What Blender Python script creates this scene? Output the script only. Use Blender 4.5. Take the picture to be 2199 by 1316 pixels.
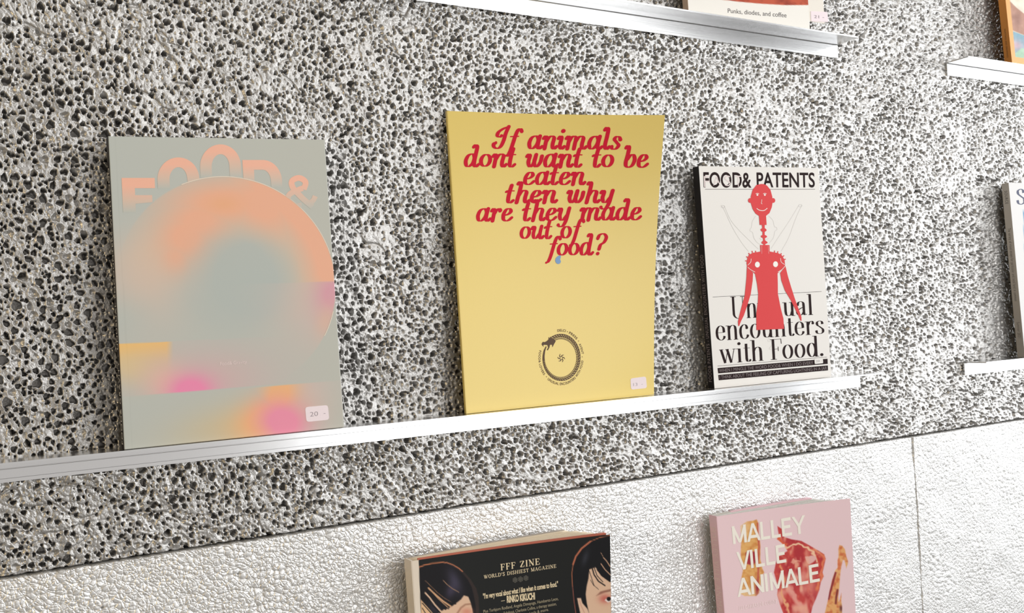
import bpy, bmesh, math, random
import numpy as np
from mathutils import Vector, Matrix
from mathutils.geometry import tessellate_polygon

# ------------------------------------------------------------------ camera, light, exposure
for o in list(bpy.data.objects): bpy.data.objects.remove(o)
scene = bpy.context.scene
col = scene.collection
rng = np.random.default_rng(7)

S = 0.85                      # metres per unit: the camera stands 0.85 m from the wall
CAMZ = 1.5                    # lens height above the floor
FPX = 2100.0; CX, CY = 1099.5, 658.0
_h = np.array([4650 - CX, 517 - CY, FPX]); _h /= np.linalg.norm(_h)
_d = np.array([.052, 1, -(_h[0] * .052 + _h[1]) / _h[2]]); _d /= np.linalg.norm(_d)
_n = np.cross(_h, -_d)
if _n[2] < 0: _n = -_n
BAS = np.stack([_h, _n, -_d])        # rows: wall-right, into-wall, up, in camera axes (x right, y down, z forward)

cam_d = bpy.data.cameras.new('camera'); cam = bpy.data.objects.new('camera', cam_d); col.objects.link(cam)
cam_d.sensor_width = 36; cam_d.lens = FPX / 2199 * 36; cam_d.clip_start = .02
R = np.stack([BAS[:, 0], -BAS[:, 1], -BAS[:, 2]], axis=1)
M = Matrix([list(R[i]) + [0] for i in range(3)] + [[0, 0, 0, 1]]); M.translation = (0, 0, CAMZ)
cam.matrix_world = M
scene.camera = cam
scene.view_settings.view_transform = 'Standard'
scene.view_settings.look = 'None'
scene.view_settings.gamma = 1
scene.view_settings.use_curve_mapping = False
scene.view_settings.exposure = 0.0

world = bpy.data.worlds.new('room_light'); scene.world = world; world.use_nodes = True
bg = world.node_tree.nodes['Background']
bg.inputs[0].default_value = (1.0, .965, .93, 1); bg.inputs[1].default_value = 0.15

def area(name, loc, target, sx, sy, energy, color):
    l = bpy.data.lights.new(name, 'AREA'); l.shape = 'RECTANGLE'; l.size = sx; l.size_y = sy
    l.energy = energy; l.color = color
    o = bpy.data.objects.new(name, l); col.objects.link(o); o.location = loc
    o.rotation_euler = (Vector(target) - Vector(loc)).to_track_quat('-Z', 'Y').to_euler()
    return o
# shop windows behind and to the right of the photographer, an added dim fill, and a warm lamp at the left
area('shop_window_light', (2.2, -2.0, 1.9), (2.2, 0, 1.9), 1.75, 2.8, 52, (.98, .99, 1.0))
area('added_fill_light', (.45, -2.0, 1.9), (.45, 0, 1.9), 1.55, 2.8, 6.5, (1.0, .96, .93))  # added fill with no known source, brightens the left end of the ledges
area('shop_window_light', (6.4, -2.0, 1.9), (6.4, 0, 1.9), 4.4, 2.8, 150, (.96, .98, 1.0))
area('side_window_light', (6.0, -.1, 1.9), (1.0, .85, 1.5), 2.2, 2.4, 165, (.94, .97, 1.0))
area('ceiling_light', (1.2, -.5, 3.3), (1.0, .3, 1.5), 2.6, .6, 18, (1.0, .97, .93))
area('warm_lamp_light', (-1.3, -.3, 1.7), (.2, .85, 1.4), .4, .4, 9, (1.0, .76, .42))

# ------------------------------------------------------------------ geometry of the photograph
def ray(px, py):
    r = np.stack([np.asarray(px, float) - CX, np.asarray(py, float) - CY, np.full(np.shape(px), FPX)], -1)
    return r @ BAS.T
def at(px, py, t):            # point seen at a pixel, at depth t (units) in front of the wall
    r = ray(px, py); k = (1 - t) / r[..., 1]
    return r * np.asarray(k)[..., None]
def proj(P):                  # units -> pixel
    c = P @ BAS
    return CX + FPX * c[..., 0] / c[..., 2], CY + FPX * c[..., 1] / c[..., 2]
def W3(P): return np.asarray(P) * S + np.array([0, 0, CAMZ])

# ------------------------------------------------------------------ helpers
def lin(c):
    c = np.asarray(c, float) / 255.0
    return np.where(c <= .04045, c / 12.92, ((c + .055) / 1.055) ** 2.4)
def L4(c): return tuple(lin(c)) + (1.0,)

def node_mat(name):
    m = bpy.data.materials.new(name); m.use_nodes = True
    return m, m.node_tree, m.node_tree.nodes['Principled BSDF']
def paper(name, rgb, rough=.55, spec=.3, grain=.03):
    m, nt, b = node_mat(name)
    nz = nt.nodes.new('ShaderNodeTexNoise'); nz.inputs['Scale'].default_value = 900; nz.inputs['Detail'].default_value = 2
    tc = nt.nodes.new('ShaderNodeTexCoord'); nt.links.new(tc.outputs['Object'], nz.inputs['Vector'])
    mx = nt.nodes.new('ShaderNodeMix'); mx.data_type = 'RGBA'
    c = L4(rgb); mx.inputs[6].default_value = tuple(v * (1 - grain) for v in c[:3]) + (1,); mx.inputs[7].default_value = tuple(min(1, v * (1 + grain)) for v in c[:3]) + (1,)
    nt.links.new(nz.outputs['Fac'], mx.inputs[0]); nt.links.new(mx.outputs[2], b.inputs['Base Color'])
    b.inputs['Roughness'].default_value = rough; b.inputs['Specular IOR Level'].default_value = spec
    return m
def print_mat(name, rough=.5, spec=.35):      # colours come from the printed colour attribute
    m, nt, b = node_mat(name)
    a = nt.nodes.new('ShaderNodeAttribute'); a.attribute_name = 'print'
    nt.links.new(a.outputs['Color'], b.inputs['Base Color'])
    b.inputs['Roughness'].default_value = rough; b.inputs['Specular IOR Level'].default_value = spec
    return m
def page_mat(name, rgb, dark, axis='Y', scale=260):
    m, nt, b = node_mat(name)
    tc = nt.nodes.new('ShaderNodeTexCoord'); wv = nt.nodes.new('ShaderNodeTexNoise')
    mp = nt.nodes.new('ShaderNodeMapping'); sc = [2, 2, 2]; sc['XYZ'.index(axis)] = scale * 8
    mp.inputs['Scale'].default_value = sc; nt.links.new(tc.outputs['Object'], mp.inputs[0]); nt.links.new(mp.outputs[0], wv.inputs['Vector'])
    wv.inputs['Scale'].default_value = 1; wv.inputs['Detail'].default_value = 1
    mx = nt.nodes.new('ShaderNodeMix'); mx.data_type = 'RGBA'; mx.inputs[6].default_value = L4(dark); mx.inputs[7].default_value = L4(rgb)
    cr = nt.nodes.new('ShaderNodeMapRange'); cr.inputs[1].default_value = .38; cr.inputs[2].default_value = .6
    nt.links.new(wv.outputs['Fac'], cr.inputs[0]); nt.links.new(cr.outputs[0], mx.inputs[0]); nt.links.new(mx.outputs[2], b.inputs['Base Color'])
    b.inputs['Roughness'].default_value = .8
    return m

def link_mesh(name, me, mat, parent=None, smooth=False):
    o = bpy.data.objects.new(name, me); col.objects.link(o)
    if mat: me.materials.append(mat)
    if parent: o.parent = parent
    if smooth: me.polygons.foreach_set('use_smooth', [True] * len(me.polygons))
    return o
def mesh(name, V, F, mat, parent=None, smooth=False, colors=None, unit=True):
    V = W3(V) if unit else np.asarray(V, float)
    me = bpy.data.meshes.new(name)
    if isinstance(F, np.ndarray):
        n, k = F.shape
        me.vertices.add(len(V)); me.vertices.foreach_set('co', V.astype(np.float32).ravel())
        me.loops.add(n * k); me.loops.foreach_set('vertex_index', F.astype(np.int32).ravel())
        me.polygons.add(n); me.polygons.foreach_set('loop_start', np.arange(0, n * k, k, dtype=np.int32))
        me.update(calc_edges=True)
    else:
        me.from_pydata([tuple(v) for v in V], [], [tuple(int(i) for i in f) for f in F]); me.update()
    if colors is not None:
        ca = me.color_attributes.new('print', 'FLOAT_COLOR', 'POINT')
        c = np.ones((len(V), 4), np.float32); c[:, :3] = colors; ca.data.foreach_set('color', c.ravel())
    return link_mesh(name, me, mat, parent, smooth)
def empty(name, P, label, cat, group=None):
    o = bpy.data.objects.new(name, None); col.objects.link(o); o.empty_display_size = .02
    o.location = W3(P); o['label'] = label; o['category'] = cat
    if group: o['group'] = group
    return o
bpy.context.view_layer.update()
def boxV(x0, x1, y0, y1, z0, z1):
    V = [(x, y, z) for x in (x0, x1) for y in (y0, y1) for z in (z0, z1)]
    F = [(0, 1, 3, 2), (4, 6, 7, 5), (0, 4, 5, 1), (2, 3, 7, 6), (0, 2, 6, 4), (1, 5, 7, 3)]
    return V, F

# ------------------------------------------------------------------ materials
def metal_mat(name, base, rough, bump_scale=None, bump=.3, metallic=1.0, stretch=None, tint=None):
    m, nt, b = node_mat(name)
    b.inputs['Base Color'].default_value = L4(base); b.inputs['Metallic'].default_value = metallic; b.inputs['Roughness'].default_value = rough
    tc = nt.nodes.new('ShaderNodeTexCoord')
    if stretch:                       # extrusion lines along the profile
        mp = nt.nodes.new('ShaderNodeMapping'); mp.inputs['Scale'].default_value = stretch; nt.links.new(tc.outputs['Object'], mp.inputs[0])
        nz = nt.nodes.new('ShaderNodeTexNoise'); nz.inputs['Scale'].default_value = 1; nz.inputs['Detail'].default_value = 3; nt.links.new(mp.outputs[0], nz.inputs['Vector'])
        bp = nt.nodes.new('ShaderNodeBump'); bp.inputs['Strength'].default_value = bump; bp.inputs['Distance'].default_value = .0003
        nt.links.new(nz.outputs['Fac'], bp.inputs['Height']); nt.links.new(bp.outputs[0], b.inputs['Normal'])
    return m
M_ledge = metal_mat('ledge_aluminium', (226, 226, 226), .21, stretch=(3, 900, 900), bump=.06)

def foam_material(name, base, rough, metallic, cell, strength, crease=.18, grain=1.6, warp=.02):
    m, nt, b = node_mat(name)
    tc = nt.nodes.new('ShaderNodeTexCoord')
    n0 = nt.nodes.new('ShaderNodeTexNoise'); n0.inputs['Scale'].default_value = 60; n0.inputs['Detail'].default_value = 2
    nt.links.new(tc.outputs['Object'], n0.inputs['Vector'])
    wrp = nt.nodes.new('ShaderNodeVectorMath'); wrp.operation = 'MULTIPLY_ADD'; wrp.inputs[1].default_value = (warp,) * 3
    nt.links.new(n0.outputs['Color'], wrp.inputs[0]); nt.links.new(tc.outputs['Object'], wrp.inputs[2])
    v = nt.nodes.new('ShaderNodeTexVoronoi'); v.feature = 'DISTANCE_TO_EDGE'; v.inputs['Scale'].default_value = cell
    nt.links.new(wrp.outputs[0], v.inputs['Vector'])
    mr = nt.nodes.new('ShaderNodeMapRange'); mr.inputs[1].default_value = 0; mr.inputs[2].default_value = crease; nt.links.new(v.outputs['Distance'], mr.inputs[0])
    n1 = nt.nodes.new('ShaderNodeTexNoise'); n1.inputs['Scale'].default_value = 420; n1.inputs['Detail'].default_value = 3; nt.links.new(tc.outputs['Object'], n1.inputs['Vector'])
    ad = nt.nodes.new('ShaderNodeMath'); ad.operation = 'MULTIPLY_ADD'; ad.inputs[1].default_value = grain
    nt.links.new(n1.outputs['Fac'], ad.inputs[0]); nt.links.new(mr.outputs[0], ad.inputs[2])
    bp = nt.nodes.new('ShaderNodeBump'); bp.inputs['Strength'].default_value = strength; bp.inputs['Distance'].default_value = .0012
    nt.links.new(ad.outputs[0], bp.inputs['Height']); nt.links.new(bp.outputs[0], b.inputs['Normal'])
    b.inputs['Base Color'].default_value = L4(base); b.inputs['Metallic'].default_value = metallic; b.inputs['Roughness'].default_value = rough
    return m
M_foam = foam_material('open_cell_aluminium_foam', (188, 186, 183), .37, .78, 400, .17)
M_foam2 = foam_material('closed_skin_aluminium_foam', (231, 230, 228), .40, .65, 215, .42, .12, .3, .007)
M_back, _nt, _b = node_mat('dark_backing'); _b.inputs['Base Color'].default_value = (.02, .018, .016, 1); _b.inputs['Roughness'].default_value = .9
# ------------------------------------------------------------------ the wall: panels of aluminium foam
ZJ = -.2025                                   # horizontal joint between the upper and lower panels
XJ = 1.302                                    # vertical joint between the two lower panels
def grow(a, lo, hi, d0, d1):                  # coarser rows or columns beyond the photograph's frame
    out = list(a)
    d = d0; x = a[0]; pre = []
    while x > lo: d = min(d * 1.25, .05); x -= d; pre.append(x)
    d = d1; x = a[-1]; post = []
    while x < hi: d = min(d * 1.25, .05); x += d; post.append(x)
    return np.array(pre[::-1] + list(a) + post)
_px = np.linspace(-60, 2250, 1400)
XC = at(_px, np.full_like(_px, 620.), 0.0)[:, 0]
XD0, XD1 = XC[0], XC[-1]
XC = grow(XC, -.45, 2.25, XC[1] - XC[0], XC[-1] - XC[-2])

def value_noise(X, Z, scale, seed, octaves=3):
    r = np.random.default_rng(seed); T = r.random((256, 256)); out = 0; amp = 1; tot = 0
    for k in range(octaves):
        x = X / scale + 11.3 * k; z = Z / scale + 7.7 * k
        xi = np.floor(x).astype(int); zi = np.floor(z).astype(int); fx = x - xi; fz = z - zi
        fx = fx * fx * (3 - 2 * fx); fz = fz * fz * (3 - 2 * fz)
        a = T[xi % 256, zi % 256]; b = T[(xi + 1) % 256, zi % 256]; c = T[xi % 256, (zi + 1) % 256]; d = T[(xi + 1) % 256, (zi + 1) % 256]
        out = out + amp * ((a * (1 - fx) + b * fx) * (1 - fz) + (c * (1 - fx) + d * fx) * fz)
        tot += amp; amp *= .5; scale *= .5
    return out / tot

def darts(x0, x1, z0, z1, rfun, tries, cell):
    """variable-radius dart throwing: pores that nearly touch but do not overlap"""
    r = np.random.default_rng(21); grid = {}; out = []
    X = r.uniform(x0, x1, tries); Z = r.uniform(z0, z1, tries); RR, KEEP = rfun(X, Z, r)
    order = np.argsort(-RR + r.normal(0, .0006, tries))
    for i in order:
        if not KEEP[i]: continue
        x = X[i]; z = Z[i]; q = RR[i]; a = int(x // cell); b = int(z // cell); ok = True
        for da in (-1, 0, 1):
            for db in (-1, 0, 1):
                for (x2, z2, q2) in grid.get((a + da, b + db), ()):
                    s = (q + q2) * 1.02
                    if (x - x2) ** 2 + (z - z2) ** 2 < s * s: ok = False; break
                if not ok: break
            if not ok: break
        if ok: grid.setdefault((a, b), []).append((x, z, q)); out.append((x, z, q))
    return out

def worley(X, Z, cell, seed, warp=.35):
    """distance to the nearest and the second nearest cell centre, in cells"""
    T = np.random.default_rng(seed).random((128, 128, 2))
    wx = value_noise(X, Z, cell * 5, seed + 1, 2) - .5; wz = value_noise(X, Z, cell * 5, seed + 2, 2) - .5
    x = X / cell + warp * 5 * wx; z = Z / cell + warp * 5 * wz; xi = np.floor(x).astype(int); zi = np.floor(z).astype(int)
    F1 = np.full(X.shape, 9.); F2 = np.full(X.shape, 9.)
    for a in (-1, 0, 1):
        for b in (-1, 0, 1):
            q = T[(xi + a) % 128, (zi + b) % 128]; d = (xi + a + q[..., 0] - x) ** 2 + (zi + b + q[..., 1] - z) ** 2
            F2 = np.minimum(F2, np.maximum(F1, d)); F1 = np.minimum(F1, d)
    return np.sqrt(F1), np.sqrt(F2)

NEXT = 16                                     # coarser rows that carry the panels on beyond the frame
def panel_grid(xs, zlo, zhi, nrow, zend):
    J = np.linspace(0, 1, nrow); K = np.linspace(0, 1, NEXT + 1)[1:] ** 1.8
    X = np.repeat(xs[:, None], nrow + NEXT, 1)
    Z = np.concatenate([zlo[:, None] + (zhi - zlo)[:, None] * J[None], zhi[:, None] + (zend - zhi)[:, None] * K[None]], 1)
    return X, Z
def dense(X, nrow):                           # 1 inside the finely meshed part, 0 in the coarse margins
    m = np.clip((X - XD0) / .01, 0, 1) * np.clip((XD1 - X) / .01, 0, 1); m[:, nrow:] = 0
    return m
def grid_faces(nc, nr):
    i = np.arange(nc * nr).reshape(nc, nr)
    return np.stack([i[:-1, :-1].ravel(), i[1:, :-1].ravel(), i[1:, 1:].ravel(), i[:-1, 1:].ravel()], 1)

def stamp(H, X, Z, items, fn, nrow_of):
    xs = X[:, 0]; nc, nr = X.shape
    for it in items:
        x, z, q = it[:3]; R2 = q * 1.75
        a = np.searchsorted(xs, x - R2); b = np.searchsorted(xs, x + R2)
        if b <= a: continue
        ca = (a + b) // 2; ca = min(ca, nc - 1); zl = Z[ca, 0]; nr = nrow_of; dz = (Z[ca, nr - 1] - zl) / (nr - 1)
        q0, q1 = sorted(((z - R2 - zl) / dz, (z + R2 - zl) / dz)); j0 = max(int(q0) - 2, 0); j1 = min(int(q1) + 3, nr)
        if j1 <= j0: continue
        fn(H[a:b, j0:j1], X[a:b, j0:j1] - x, Z[a:b, j0:j1] - z, q, (slice(a, b), slice(j0, j1)))

# the wall behind the panels
V, F = boxV(-.5, 2.3, 1 + .024, 1 + .15, -1.75, 1.35)
wall = mesh('wall_back', V, F, M_back); wall['kind'] = 'structure'
fV, fF = boxV(-.5, 2.3, -1.2, 1.0, -1.80, -1.76)
M_floor, _nt2, _b2 = node_mat('grey_concrete_floor')
_nz = _nt2.nodes.new('ShaderNodeTexNoise'); _nz.inputs['Scale'].default_value = 6; _rp = _nt2.nodes.new('ShaderNodeValToRGB')
_rp.color_ramp.elements[0].color = (.25, .24, .23, 1); _rp.color_ramp.elements[1].color = (.38, .37, .35, 1)
_nt2.links.new(_nz.outputs['Fac'], _rp.inputs[0]); _nt2.links.new(_rp.outputs[0], _b2.inputs['Base Color'])
fl = mesh('floor', fV, fF, M_floor); fl['kind'] = 'structure'

def add_skirt(V, F, nc, nr, depth):
    """turn the edges of a panel back towards the wall so that it has thickness"""
    i = np.arange(nc * nr).reshape(nc, nr)
    loop = np.concatenate([i[:, 0], i[-1, 1:], i[::-1, -1][1:], i[0, ::-1][1:-1]])
    B = V[loop].copy(); B[:, 1] = 1 + depth
    n0 = len(V); k = len(loop); m = np.arange(k)
    Fs = np.stack([loop, loop[(m + 1) % k], n0 + (m + 1) % k, n0 + m], 1)[:, ::-1]
    return np.concatenate([V, B]), np.concatenate([F, Fs])

# --- upper panel, open pores
xs = XC
lo_px = at(np.array([0., 2199.]), np.array([0., 0.]), 0.)
zt = np.interp(xs, [lo_px[0, 0], lo_px[1, 0]], [lo_px[0, 2], lo_px[1, 2]]) + .035
zt = np.clip(zt, .30, .66)
NR = 620
X, Z = panel_grid(xs, np.full_like(xs, ZJ + .0016), zt, NR, .98); DM = dense(X, NR)
edge = np.clip((Z - Z[:, :1]) / .004, 0, 1)
Z = Z + (1 - edge) * .0018 * (value_noise(X, Z * 0, .006, 5, 2) - .3)          # ragged cut edge
smear = value_noise(X, Z, .11, 3, 3)           # where the surface is smeared shut
H = -.0012 + .0036 * (value_noise(X, Z, .05, 9, 4) - .5) + .0018 * (value_noise(X + .5 * Z, Z * .6, .009, 4, 3) - .5)
ridge = np.abs(value_noise(X + .6 * Z, Z - .3 * X, .030, 31, 2) - .5)
H -= .0016 * np.exp(-(ridge / .02) ** 2) * (smear > .5)

f1, f2 = worley(X, Z, .0062, 51)
H += .0009 * (np.clip((f2 - f1) / .16, 0, 1) - 1) * (.1 + 1.4 * np.clip(smear - .35, 0, 1)) + .0004 * (1 - f1)
UX = np.zeros_like(X); UZ = np.zeros_like(X)

def rfun(X_, Z_, r):
    n = len(X_)
    R_ = np.clip(r.lognormal(math.log(.00140), .42, n), .00060, .0037)
    sm = value_noise(X_, Z_, .11, 3, 3); sm2 = value_noise(X_, Z_, .035, 14, 2)
    keep = r.random(n) < np.clip(1.85 - 2.2 * sm - 1.2 * (sm2 - .5), .25, .95)
    R_ *= (1.12 - .35 * (sm - .4)) * (1.02 - .08 * np.clip(X_, 0, 1.7)); keep &= (X_ > -.12) & (X_ < 1.85) | (R_ > .002)
    return R_, keep
pores = darts(XD0, XD1, ZJ, .60, rfun, 240000, .0085)
_pr = np.random.default_rng(5)
def pore(h, dx, dz, q, sl):
    th = _pr.uniform(0, math.pi); e = _pr.uniform(.62, 1.0); c, s = math.cos(th), math.sin(th)
    a = (dx * c + dz * s) / q; b = (-dx * s + dz * c) / (q * e)
    ang = np.arctan2(b, a)
    d = np.sqrt(a * a + b * b) / (1 + .13 * np.cos(3 * ang + _pr.uniform(0, 6)) + .09 * np.cos(5 * ang + _pr.uniform(0, 6)))
    u = _pr.random()
    wall_ = np.clip((1.0 - d) / .22, 0, 1); wall_ = wall_ * wall_ * (3 - 2 * wall_)
    rim = np.exp(-((d - 1.08) / .16) ** 2) * .16 * q
    if u < .58:
        dep = min(.0185, q * _pr.uniform(6, 12)); h -= wall_ * dep
        g = np.clip((.93 - d) / .1, 0, 1) * np.clip((1 - .25 * d), 0, 1) * .75       # the cell widens behind its mouth
        UX[sl] += dx * g; UZ[sl] += dz * g
    elif u < .74:                              # a pore that opens obliquely: deep at one side only
        a0 = _pr.uniform(0, 2 * math.pi); tilt = np.clip(.5 + .8 * (a * math.cos(a0) + b * math.sin(a0)), 0, 1)
        h -= wall_ * (q * .5 + tilt ** 2 * q * 4.5)
    else:                                       # a closed cell: shallow bowl with a raised, cracked lip
        h -= np.clip(1 - d * d, 0, 1) * q * _pr.uniform(.5, 1.1); h -= np.exp(-((d - .92) / .12) ** 2) * q * .5 * np.clip(.3 + np.cos(ang - _pr.uniform(0, 6)), 0, 1)
    h += rim
stamp(H, X, Z, pores, pore, NR)
H = np.maximum(H, -.019); H = H * (.3 + .7 * DM)
V = np.stack([X + UX, 1 - H, Z + UZ], -1).reshape(-1, 3)
F = grid_faces(*X.shape)
V, F = add_skirt(V, F, *X.shape, .0195)
up = mesh('foam_panel', V, F[:, ::-1], M_foam, wall, smooth=True)
up['label'] = 'upper panel of open-pored grey aluminium foam'

# --- lower panels, closed cobbled skin
zb_px = at(np.array([0., 2199.]), np.array([1316., 1316.]), 0.)
def lower(x0, x1, seed):
    xs = XC[(XC > x0) & (XC < x1)]; xs = np.concatenate([[x0], xs, [x1]])
    zb = np.interp(xs, [zb_px[0, 0], zb_px[1, 0]], [zb_px[0, 2], zb_px[1, 2]]) - .03
    zb = np.clip(zb, -.62, -.26)
    NR2 = 225
    X, Z = panel_grid(xs, np.full_like(xs, ZJ - .0014), zb, NR2, -.98)
    e = np.clip((Z[:, :1] - Z) / .004, 0, 1)
    Z = Z - (1 - e) * .0012 * (value_noise(X, Z * 0, .004, 6, 2) - .3)
    ex = np.clip((X - x0) / .004, 0, 1) if seed == 2 else np.clip((x1 - X) / .004, 0, 1)
    X = X + (1 - ex) * .0026 * (value_noise(X * 0, Z, .008, 8, 2) - .5) * (1 if seed == 2 else -1)
    H = .0036 * (value_noise(X, Z, .07, 19 + seed, 3) - .5) - .0008
    f1, f2 = worley(X, Z, .0066, 60 + seed, .16); g1, g2 = worley(X, Z, .0044, 70 + seed, .16)
    k = np.clip(value_noise(X, Z, .05, 80 + seed, 2) * 3 - 1, 0, 1)
    big = .0010 * (1 - f1 * f1) - .0006 * np.exp(-((f2 - f1) / .10) ** 2); sml = .0007 * (1 - g1 * g1) - .0005 * np.exp(-((g2 - g1) / .14) ** 2)
    H += (big * k + sml * (1 - k)) * (.7 + .6 * value_noise(X, Z, .04, 77, 2)) - .0012
    r = np.random.default_rng(seed)
    m2 = 60; hx = r.uniform(x0, x1, m2); hz = r.uniform(-.6, ZJ, m2)      # a few small open holes
    def hole(h, dx, dz, q, sl):
        d = np.sqrt(dx * dx + (dz * 1.5) ** 2) / q; h -= np.clip((1 - d) / .4, 0, 1) * .004
    stamp(H, X, Z, list(zip(hx, hz, np.full(m2, .0018))), hole, NR2)
    H = H * (.3 + .7 * dense(X, NR2)); V = np.stack([X, 1 - H, Z], -1).reshape(-1, 3); F = grid_faces(*X.shape)
    V, F = add_skirt(V, F, *X.shape, .0195)
    o = mesh('foam_panel', V, F, M_foam2, wall, smooth=True)
    return o
lw = lower(-.45, XJ - .0013, 1); lw['label'] = 'lower left panel of pale cobbled aluminium foam'
lw = lower(XJ + .0013, 2.25, 2); lw['label'] = 'lower right panel of bright cobbled aluminium foam'

# ------------------------------------------------------------------ the ledges: aluminium angle, flange on top, leg against the wall
FD = .041; FT = .0019; LH = .0215; LT = .003
def ledge(x0, x1, ztop, label):
    y = 1.0 + .0006
    prof = [(y, ztop), (1 - FD, ztop), (1 - FD, ztop - FT), (y - LT - .0008, ztop - FT), (y - LT, ztop - FT - .0008),
            (y - LT, ztop - .0088), (y - LT + .0003, ztop - .0090), (y - LT + .0003, ztop - .0094), (y - LT, ztop - .0098),
            (y - LT, ztop - .0178), (y - LT + .0004, ztop - .0180), (y - LT, ztop - .0182),
            (y - LT, ztop - LH), (y, ztop - LH)]
    n = len(prof); V = [(x, a, b) for x in (x0, x1) for a, b in prof]
    F = [tuple(range(n)), tuple(range(2 * n - 1, n - 1, -1))] + [(i, n + i, n + (i + 1) % n, (i + 1) % n) for i in range(n)]
    o = mesh('display_ledge', V, F, M_ledge)
    me = o.data; bm = bmesh.new(); bm.from_mesh(me); bmesh.ops.recalc_face_normals(bm, faces=bm.faces); bm.to_mesh(me); bm.free()
    o['label'] = label; o['category'] = 'shelf'; o['group'] = 'aluminium angle ledges on the foam wall'
    return o
ZM = -.095; ZU = .3985; ZL = -.5685
ledge(-.42, 1.186, ZM, 'long aluminium ledge carrying the grey, yellow and red-figure books')
ledge(-.42, 1.180, ZU, 'aluminium ledge at the top under the book with the coffee subtitle')
ledge(1.4385, 2.2, ZU - .0035, 'short bright aluminium ledge under the orange-spined book, top right')
ledge(1.4360, 2.2, ZM, 'short bright aluminium ledge under the pale grey-spined book, right edge')
ledge(-.42, 1.186, ZL, 'aluminium ledge below the frame under the black and the pink book')
# ------------------------------------------------------------------ book building kit
YV = np.array([0, 1.0, 0])
def C3(px, py, t, z=None):
    p = at(px, py, t).copy()
    if z is not None: p[2] = z
    return p
class Cover:
    """front surface of a book: corners TL, TR, BR, BL (units), bulge(u, v) pushes it towards the wall, th(u, v) is the thickness"""
    def __init__(s, TL, TR, BR, BL, th, bulge=None):
        s.c = [np.array(q, float) for q in (TL, TR, BR, BL)]
        s.th = th if callable(th) else (lambda u, v, k=th: k + 0 * u)
        s.bulge = bulge or (lambda u, v: 0 * u)
    def P(s, u, v, w=0.0):
        u = np.asarray(u, float); v = np.asarray(v, float)
        TL, TR, BR, BL = s.c; U = u[..., None]; Vv = v[..., None]
        p = (TL * (1 - U) + TR * U) * (1 - Vv) + (BL * (1 - U) + BR * U) * Vv
        return p + YV * ((s.bulge(u, v) + w * s.th(u, v))[..., None])
    def inv(s, px, py):
        px = np.asarray(px, float); py = np.asarray(py, float)
        u = np.full(px.shape, .5); v = np.full(px.shape, .5); e = 1e-4
        for _ in range(9):
            x, y = proj(s.P(u, v)); xu, yu = proj(s.P(u + e, v)); xv, yv = proj(s.P(u, v + e))
            a = (xu - x) / e; b = (xv - x) / e; c = (yu - y) / e; d = (yv - y) / e; D = a * d - b * c
            rx = px - x; ry = py - y
            u = u + np.clip((d * rx - b * ry) / D, -.5, .5); v = v + np.clip((-c * rx + a * ry) / D, -.5, .5)
        return u, v
    def nrm(s, u, v):
        e = 1e-3; a = s.P(u + e, v) - s.P(u - e, v); b = s.P(u, v + e) - s.P(u, v - e)
        n = np.cross(a, b); n /= np.linalg.norm(n, axis=-1, keepdims=True)
        return np.where(n[..., 1:2] > 0, -n, n)
    def on(s, px, py, off=.0003):
        off = off * .45; off = off if np.ndim(off) == 0 else off[..., None]
        u, v = s.inv(px, py); u = np.clip(u, .0015, .9985); v = np.clip(v, .001, .999)
        return s.P(u, v) + s.nrm(u, v) * off

def block(name, cv, u0, u1, v0, v1, w0, w1, nu, nv, mat, parent, smooth=False, paint=None, vs=None, full=False):
    us = np.linspace(u0, u1, nu + 1); vv = np.linspace(v0, v1, nv + 1) if vs is None else np.asarray(vs); nv = len(vv) - 1
    U, Vv = np.meshgrid(us, vv, indexing='ij')
    A = cv.P(U, Vv, w0).reshape(-1, 3)
    # the rear face needs far fewer vertices
    F = grid_faces(nu + 1, nv + 1)
    i = np.arange((nu + 1) * (nv + 1)).reshape(nu + 1, nv + 1)
    loop = np.concatenate([i[:, 0], i[-1, 1:], i[::-1, -1][1:], i[0, ::-1][1:-1]])
    n0 = len(A); k = len(loop); m = np.arange(k)
    if full or nu <= 60:
        B = cv.P(U, Vv, w1).reshape(-1, 3)
        n1 = 2 * n0; Fs = np.stack([n1 + m, n1 + k + m, n1 + k + (m + 1) % k, n1 + (m + 1) % k], 1); Fb = F[:, ::-1] + n0
        B = np.concatenate([B, A[loop], B[loop]])          # the rim has vertices of its own: crisp edges
    else:                                     # flat cover: the rear is strips between opposite rims
        B = cv.P(U.ravel()[loop], Vv.ravel()[loop], w1)
        Fs = np.stack([loop, n0 + m, n0 + (m + 1) % k, loop[(m + 1) % k]], 1)
        Fb = np.array([[n0 + 0, n0 + nu, n0 + nu + nv, n0 + 2 * nu + nv]])
    V = np.concatenate([A, B]); colors = None
    if paint is not None:
        px, py = proj(A); ca = lin(np.clip(paint(px, py), 0, 255)); colors = np.concatenate([ca, ca, ca[loop], ca[loop]] if full or nu <= 60 else [ca, ca[loop]])
    return mesh(name, V, np.concatenate([F, Fs, Fb]), mat, parent, smooth, colors)

def adopt(root):
    inv = Matrix.Translation(-Vector(root.location))
    for c in root.children: c.matrix_parent_inverse = inv

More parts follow.
